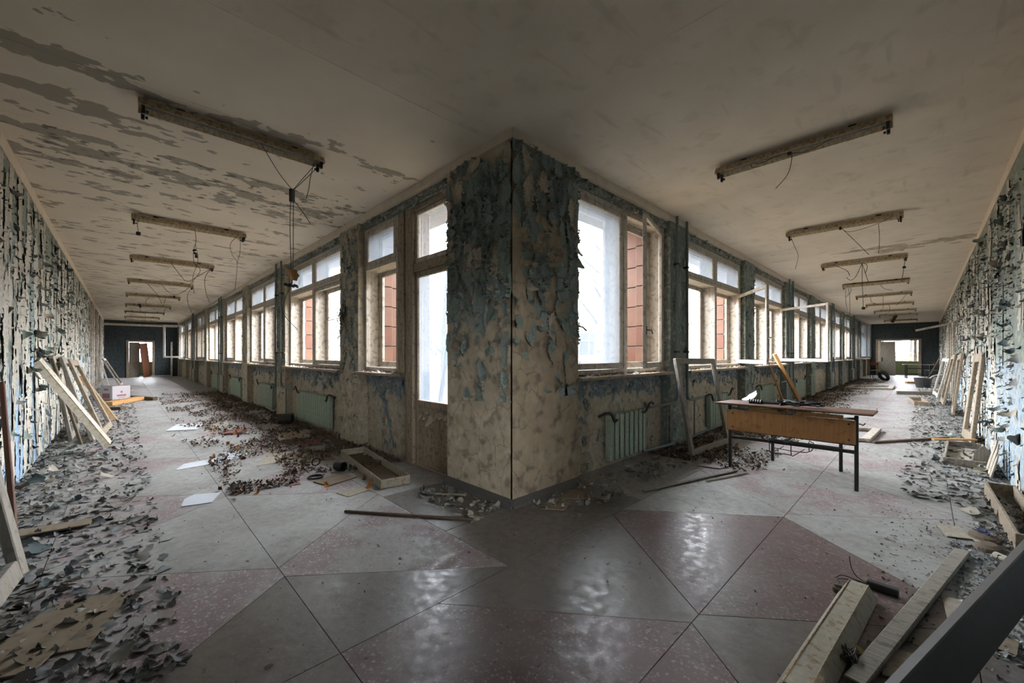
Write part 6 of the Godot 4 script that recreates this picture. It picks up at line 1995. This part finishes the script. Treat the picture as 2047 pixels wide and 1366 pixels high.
	for k in 12:
		var mb := MB.new()
		var pts := []
		for j in 7:
			pts.append(Vector3(r.randf_range(-0.06, 0.06), r.randf_range(0.01, 0.06), r.randf_range(-0.035, 0.035)))
		mb.tube(smooth_path(pts), 0.003, 5)
		put(mb, "wire", M.wire_light if k % 3 else M.wire, w2)
	var ss := thing("slotted_socket", "small round slotted socket beside the head of the white trough", "socket", Transform3D(Basis(Vector3.UP, 0.4), Vector3(0.43, 0, 2.165)))
	var sb := MB.new()
	sb.lathe([Vector2(0, 0.028), Vector2(0.024, 0.028), Vector2(0.029, 0.022), Vector2(0.029, 0.0)], Transform3D(), 18)
	put(sb, "socket_body", M.cap, ss)
	for k in 4:
		var s1 := MB.new()
		s1.box(Transform3D(Basis(), Vector3(-0.014 + 0.009 * k, 0.029, 0.0)), Vector3(0.004, 0.003, 0.032), 0.001)
		put(s1, "slot", M.black, ss)
	# two flattened caps
	for q in [["flattened brown cap with a blue scrap on it, left of the large crate", Vector3(1.98, 0.014, 2.79), 0.5, true], ["flattened brown cap lying nearer the camera than the one with the blue scrap", Vector3(1.76, 0.014, 2.80), -0.2, false]]:
		var c := thing("flat_cap", q[0], "cap", Transform3D(Basis(Vector3.UP, q[2]), q[1]))
		var mb := MB.new()
		mb.lathe([Vector2(0, 0.035), Vector2(0.05, 0.032), Vector2(0.085, 0.018), Vector2(0.095, 0.0), Vector2(0.088, -0.008)], Transform3D(Basis.from_scale(Vector3(1.0, 1.0, 0.72)), Vector3.ZERO), 20)
		put(mb, "crown", M.cap, c)
		var br := MB.new()
		br.prism(PackedVector2Array([Vector2(-0.06, 0.0), Vector2(0.06, 0.0), Vector2(0.055, 0.05), Vector2(0.02, 0.075), Vector2(-0.02, 0.075), Vector2(-0.055, 0.05)]), Transform3D(Basis(Vector3(1, 0, 0), Vector3(0, 0, 1), Vector3(0, -1, 0)), Vector3(0, 0.0, 0.055)), 0.006)
		put(br, "brim", M.cap, c)
		if q[3]:
			var sc := MB.new()
			sc.tube(smooth_path([Vector3(-0.05, 0.040, 0.0), Vector3(-0.02, 0.045, 0.02), Vector3(0.01, 0.043, -0.02), Vector3(0.05, 0.036, 0.015), Vector3(0.02, 0.045, 0.025), Vector3(-0.03, 0.045, -0.015)]), 0.006, 6)
			put(sc, "blue_scrap", M.blue_cloth, c)
	# shards of board standing against the right wall
	for q in [[4.56, 0.30, 0.16, "tall pointed grey board shard leaning on the right wall, leftmost of three"], [4.36, 0.26, 0.18, "broad grey board shard leaning on the right wall, middle of three"], [4.20, 0.20, 0.12, "small grey board shard leaning on the right wall, rightmost of three"]]:
		var mb := MB.new()
		var hh: float = q[1] * 1.35
		mb.prism(PackedVector2Array([Vector2(-q[2] * 0.5, 0), Vector2(q[2] * 0.45, 0.02), Vector2(q[2] * 0.5, hh * 0.6), Vector2(q[2] * 0.1, hh), Vector2(-q[2] * 0.35, hh * 0.75)]), Transform3D(), 0.012)
		var o := put(mb, "board_shard", M.card)
		o.transform = Transform3D(Basis(Vector3(1, 0, 0), 0.22), Vector3(q[0], 0.01, 2.98))
		tag(o, q[3], "board")
	# rolled curls of paint and tubes by the large crate
	for q in [["rolled paint curl like a pale pipe before the large crate", Vector3(1.70, 0.02, 2.97), 1.9], ["short rolled paint curl just right of the brown caps", Vector3(1.57, 0.025, 2.86), 0.6]]:
		var mb := MB.new()
		mb.lathe([Vector2(0.020, -0.07), Vector2(0.023, 0.0), Vector2(0.019, 0.07), Vector2(0.016, 0.07), Vector2(0.019, 0.0), Vector2(0.017, -0.07)], Transform3D(Basis(Vector3(0, 0, 1), PI / 2), Vector3.ZERO), 14)
		var o := put(mb, "paint_roll", M.chip2)
		o.transform = Transform3D(Basis(Vector3.UP, q[2]), q[1])
		tag(o, q[0], "paint roll")
	# thin sticks on the floor right of the pillar
	for q in [["long grey slat lying on the floor left of the desk", Vector3(1.15, 0.015, 0.62), Vector3(2.55, 0.015, 1.02), 0.035, 0.012], ["thin slat lying beside the long one left of the desk", Vector3(1.9, 0.012, 0.92), Vector3(2.55, 0.012, 1.13), 0.018, 0.010], ["short dark stick by the pillar's left foot", Vector3(-0.36, 0.02, -0.72), Vector3(-0.16, 0.03, -0.45), 0.02, 0.016]]:
		board("slat", q[0], "slat", q[1], q[2], q[3], q[4], M.wood_grey)
	# furniture at the far end of the right corridor
	far_chair("wooden-backed school chair under the last right window, beside the tyre", Vector3(28.3, 0, 0.55), -1.2)
	far_chair("school chair with an orange back behind the far desk", Vector3(30.6, 0, 2.75), 2.6)
	var d := thing("far_desk", "bare school desk standing before the far right doorway", "desk", Transform3D(Basis(Vector3.UP, 0.15), Vector3(29.6, 0, 2.25)))
	var mb := MB.new()
	mb.box(Transform3D(Basis(), Vector3(0, 0.76, 0)), Vector3(0.6, 0.03, 1.25), 0.006)
	put(mb, "desk_top", M.wood_grey, d)
	for q in [[-0.25, -0.5], [0.25, -0.5], [-0.25, 0.5], [0.25, 0.5]]:
		var l := MB.new()
		l.box(Transform3D(Basis(), Vector3(q[0], 0.375, q[1])), Vector3(0.05, 0.75, 0.05), 0.005)
		put(l, "leg", M.desk_metal, d)
	var rl := MB.new()
	rl.bar(Vector3(-0.25, 0.25, -0.5), Vector3(-0.25, 0.25, 0.5), 0.03, 0.04)
	rl.bar(Vector3(-0.25, 0.55, -0.5), Vector3(-0.25, 0.55, 0.5), 0.03, 0.04)
	put(rl, "rail", M.desk_metal, d)
	# tyre and bucket
	var ty := thing("rubber_tyre", "dark tyre lying by the chair at the far end of the right corridor", "tyre", Transform3D(Basis(Vector3.UP, 0.8) * Basis(Vector3(1, 0, 0), 1.1), Vector3(25.2, 0.24, 1.05)))
	var tm := MB.new()
	var pts := []
	for k in 33:
		pts.append(Vector3(cos(TAU * k / 32.0) * 0.21, 0, sin(TAU * k / 32.0) * 0.21))
	tm.tube(pts, 0.075, 10, -1.0, false)
	put(tm, "tread", M.rubber, ty)
	var bk := thing("metal_bucket", "dark bucket with a pale hose over it, far down the right corridor", "bucket", Transform3D(Basis(), Vector3(20.6, 0, 2.45)))
	var bm := MB.new()
	bm.lathe([Vector2(0, 0.01), Vector2(0.20, 0.0), Vector2(0.27, 0.38), Vector2(0.285, 0.39), Vector2(0.265, 0.385), Vector2(0.19, 0.02)], Transform3D(), 22)
	put(bm, "pail", M.tin, bk)
	var hs := MB.new()
	hs.tube(smooth_path([Vector3(-0.15, 0.10, 0.1), Vector3(-0.1, 0.40, 0.2), Vector3(0.1, 0.52, 0.4), Vector3(0.3, 0.50, 0.65)]), 0.022, 8)
	put(hs, "hose", M.white_clean, bk)
	board("yellow_block", "short yellow wood block left of the far bucket", "block", Vector3(23.4, 0.05, 1.9), Vector3(23.6, 0.05, 2.25), 0.14, 0.08, M.wood_yellow)
	board("grey_board", "grey boards propped in the far right corner, front one", "board", Vector3(27.2, 0.02, 2.55), Vector3(28.6, 1.15, 3.05), 0.14, 0.03, M.wood_grey, Vector3(0, 0.3, -1))
	board("grey_board", "grey boards propped in the far right corner, rear one", "board", Vector3(28.0, 0.02, 2.6), Vector3(29.4, 1.15, 3.05), 0.14, 0.03, M.wood_grey, Vector3(0, 0.3, -1))
	# sashes hanging open at the far ends
	var ls := leaning_frame("unglazed white sash swung out from the last left window", Vector3(0.08, 1.14, -28.2), Vector3(-0.74, 1.14, -28.54), Vector3(0.08, 3.08, -28.2), Vector3(-0.74, 3.08, -28.54), 0.10, 0.05, M.white_clean, "", "open_sash")
	var rs := leaning_frame("dusty glazed sash swung out from the last right window", Vector3(27.6, 1.14, -0.08), Vector3(28.5, 1.14, 0.33), Vector3(27.6, 3.08, -0.08), Vector3(28.5, 3.08, 0.33), 0.08, 0.05, M.white_clean, "", "open_sash")
	var gl := MB.new()
	gl.bar(Vector3(27.68, 2.11, -0.045), Vector3(28.42, 2.11, 0.295), 0.004, 1.8, Vector3.UP, 0.0)
	var gp := put(gl, "pane", M.pane_dusty, rs)
	gp.position = -rs.position
	var mp := MB.new()
	mp.bar(Vector3(28.16, 1.2, 0.175), Vector3(28.16, 3.0, 0.175), 0.07, 0.05, Vector3(1, 0, 0), 0.004)
	put(mp, "glazing_bar", M.white_clean, rs).position = -rs.position
	var fc := thing("frame_corner", "white broken frame corner standing against the dark left end wall", "frame", Transform3D(Basis(), Vector3(-0.3, 0, -29.55)))
	for q in [[Vector3(0.0, 0.0, 0.02), Vector3(0.0, 2.1, 0.05)], [Vector3(0.0, 0.05, 0.02), Vector3(-0.95, 0.04, 0.02)]]:
		var m2 := MB.new()
		m2.bar(q[0], q[1], 0.09, 0.06, Vector3(0, 0.1, 1), 0.005)
		put(m2, "bar", M.white_clean, fc)


func far_chair(label: String, at: Vector3, ang: float) -> void:
	var o := thing("school_chair", label, "chair", Transform3D(Basis(Vector3.UP, ang), at))
	var mb := MB.new()
	mb.box(Transform3D(Basis(), Vector3(0, 0.44, 0)), Vector3(0.40, 0.02, 0.40), 0.006)
	put(mb, "seat", M.wood_grey, o)
	var bk := MB.new()
	bk.box(Transform3D(Basis(Vector3(1, 0, 0), -0.12), Vector3(0, 0.80, -0.20)), Vector3(0.42, 0.18, 0.018), 0.006)
	put(bk, "backrest", M.orange_seat, o)
	for q in [[-0.18, -0.19, 0.88], [0.18, -0.19, 0.88], [-0.18, 0.18, 0.43], [0.18, 0.18, 0.43]]:
		var l := MB.new()
		l.tube([Vector3(q[0], 0.0, q[1]), Vector3(q[0], q[2], q[1])], 0.013, 8)
		put(l, "leg", M.desk_metal, o)


# ---------------------------------------------------------------- litter
func litter(called: String, label: String, n: int, where: Callable, tones: Array, meshes: Array, lo: float, hi: float, flat: float) -> void:
	var sets := []
	var cols := []
	for k in meshes.size():
		sets.append([])
		cols.append([])
	for i in n:
		var p: Vector3 = where.call()
		if p.y < -0.5:
			continue
		var k := rng.randi() % meshes.size()
		var s := rng.randf_range(lo, hi) * (1.0 if rng.randf() < 0.85 else 1.6)
		var b := Basis(Vector3.UP, rng.randf() * TAU) * Basis(Vector3(1, 0, 0), -PI / 2 + rng.randf_range(-flat, flat)) * Basis(Vector3(0, 1, 0), rng.randf_range(-flat, flat) + (PI if rng.randf() < 0.4 else 0.0))
		sets[k].append(Transform3D(b.scaled_local(Vector3(s, s * rng.randf_range(0.7, 1.4), s * rng.randf_range(0.5, 1.0))), p + Vector3(0, s * 0.12, 0)))
		cols[k].append(jit(tones[rng.randi() % tones.size()], 0.3))
	var heap := Node3D.new()
	heap.name = numbered(called)
	add_child(heap)
	tag(heap, label, "debris", "", "stuff")
	for k in meshes.size():
		if sets[k].size():
			many("loose_pieces", meshes[k], M.flake, sets[k], cols[k], heap)


func build_debris() -> void:
	var curls := curl_set(700)
	var leaf := [curl_mesh(801, 0.7, 1.1, 0.9, 0.3), curl_mesh(802, 0.6, 1.2, 1.8, 0.4), curl_mesh(803, 0.8, 1.0, 2.6, 0.2)]
	var chips := [Color(0.24, 0.225, 0.195), Color(0.30, 0.28, 0.245), Color(0.15, 0.16, 0.155), Color(0.20, 0.215, 0.215), Color(0.22, 0.205, 0.18)]
	var leaves := [Color(0.125, 0.085, 0.06), Color(0.17, 0.12, 0.085), Color(0.09, 0.065, 0.05), Color(0.24, 0.21, 0.185), Color(0.26, 0.15, 0.06)]
	var tan_ := [Color(0.30, 0.27, 0.21), Color(0.36, 0.33, 0.26), Color(0.23, 0.21, 0.17), Color(0.14, 0.17, 0.165)]
	litter("paint_chip_litter", "drift of curled paint chips along the foot of the left wall", 6500, func(): return Vector3(-3.18 + 0.95 * pow(rng.randf(), 2.0), 0.0, 0.3 - 20.0 * pow(rng.randf(), 1.7)), chips, curls, 0.018, 0.055, 0.35)
	litter("paint_chip_litter", "drift of curled paint chips along the foot of the right wall", 6400, func():
		var x := 1.2 + 24.0 * pow(rng.randf(), 1.5)
		return Vector3(x, 0.0, 3.08 - (0.32 if x < 2.8 else 0.75) * pow(rng.randf(), 2.2)), chips, curls, 0.018, 0.055, 0.35)
	var patchy := noise(0.9, 17)
	litter("leaf_litter", "brown leaf litter under the windows of the left corridor", 21000, func():
		var z := -2.0 - 13.0 * pow(rng.randf(), 1.5)
		var x := -1.75 * pow(rng.randf(), 1.4) + 0.05
		return Vector3(x, 0.03 * rng.randf() * rng.randf(), z) if patchy.get_noise_2d(x * 1.3, z * 0.8) + 0.52 - absf(x) * 0.28 > rng.randf() * 0.4 else Vector3(0, -1, 0), leaves, leaf, 0.014, 0.040, 0.5)
	litter("leaf_litter", "brown leaf litter under the windows of the right corridor", 18000, func():
		var x := 2.6 + 24.0 * pow(rng.randf(), 1.4)
		var z := 1.25 * pow(rng.randf(), 1.4) - 0.05
		return Vector3(x, 0.03 * rng.randf() * rng.randf(), z) if patchy.get_noise_2d(x * 0.8, z * 1.3) + 0.55 - z * 0.35 > rng.randf() * 0.4 else Vector3(0, -1, 0), leaves, leaf, 0.014, 0.040, 0.5)
	litter("paint_chip_litter", "tan paint chips fallen round the foot of the corner pillar", 520, func():
		var t := rng.randf()
		if t < 0.3:
			return Vector3(-0.1 - 0.35 * rng.randf(), 0, -0.9 * rng.randf())
		return Vector3(0.15 + 2.6 * rng.randf(), 0, 0.10 + 0.42 * pow(rng.randf(), 1.5)), tan_, curls, 0.02, 0.06, 0.35)
	litter("plaster_crumbs", "fine crumbs and grit scattered over the whole floor", 2600, func():
		var t := rng.randf()
		if t < 0.35:
			return Vector3(rng.randf_range(-3.1, -0.1), 0, rng.randf_range(-14.0, 1.0))
		if t < 0.7:
			return Vector3(rng.randf_range(-0.5, 16.0), 0, rng.randf_range(0.2, 3.0))
		return Vector3(rng.randf_range(0.0, 2.4), 0, rng.randf_range(2.25, 3.05)), [Color(0.16, 0.14, 0.12), Color(0.32, 0.30, 0.27), Color(0.10, 0.085, 0.07)], curls, 0.006, 0.018, 0.4)
	litter("plaster_crumbs", "pale crushed rubble in the right foreground by the long batten", 2600, func(): return Vector3(0.3 + 1.5 * rng.randf(), 0, 2.62 + 0.42 * rng.randf()), [Color(0.42, 0.42, 0.40), Color(0.30, 0.30, 0.29), Color(0.22, 0.24, 0.24)], curls, 0.006, 0.022, 0.5)
	# single larger chips, each a thing of its own
	for i in 64:
		var left := i % 2 == 0
		var o := put(curls[rng.randi() % 8], "paint_chip", M["chip%d" % (rng.randi() % 5)])
		var s := rng.randf_range(0.06, 0.12)
		var p := Vector3(-3.1 + 0.7 * pow(rng.randf(), 1.5), s * 0.15, rng.randf_range(-5.5, -0.4)) if left else Vector3(rng.randf_range(2.0, 8.0), s * 0.15, 3.0 - 0.5 * pow(rng.randf(), 1.6))
		o.transform = Transform3D((Basis(Vector3.UP, rng.randf() * TAU) * Basis(Vector3(1, 0, 0), -PI / 2 + rng.randf_range(-0.3, 0.3))).scaled_local(Vector3(s, s, s * 0.8)), p)
		tag(o, "large curled paint chip in the litter at the foot of the %s wall" % ("left" if left else "right"), "paint chip", "large paint chips at the foot of the %s wall" % ("left" if left else "right"))
	for i in 24:
		var o := put(leaf[i % 3], "dry_leaf", M.brown if i % 3 else M.leaf_orange)
		var s := rng.randf_range(0.05, 0.085)
		o.transform = Transform3D((Basis(Vector3.UP, rng.randf() * TAU) * Basis(Vector3(1, 0, 0), -PI / 2 + rng.randf_range(-0.3, 0.3))).scaled_local(Vector3(s, s, s)), Vector3(rng.randf_range(-1.9, -0.3), s * 0.2, rng.randf_range(-6.0, -1.2)))
		tag(o, "single dry brown leaf on the floor of the left corridor by the windows", "leaf", "single leaves on the left floor")
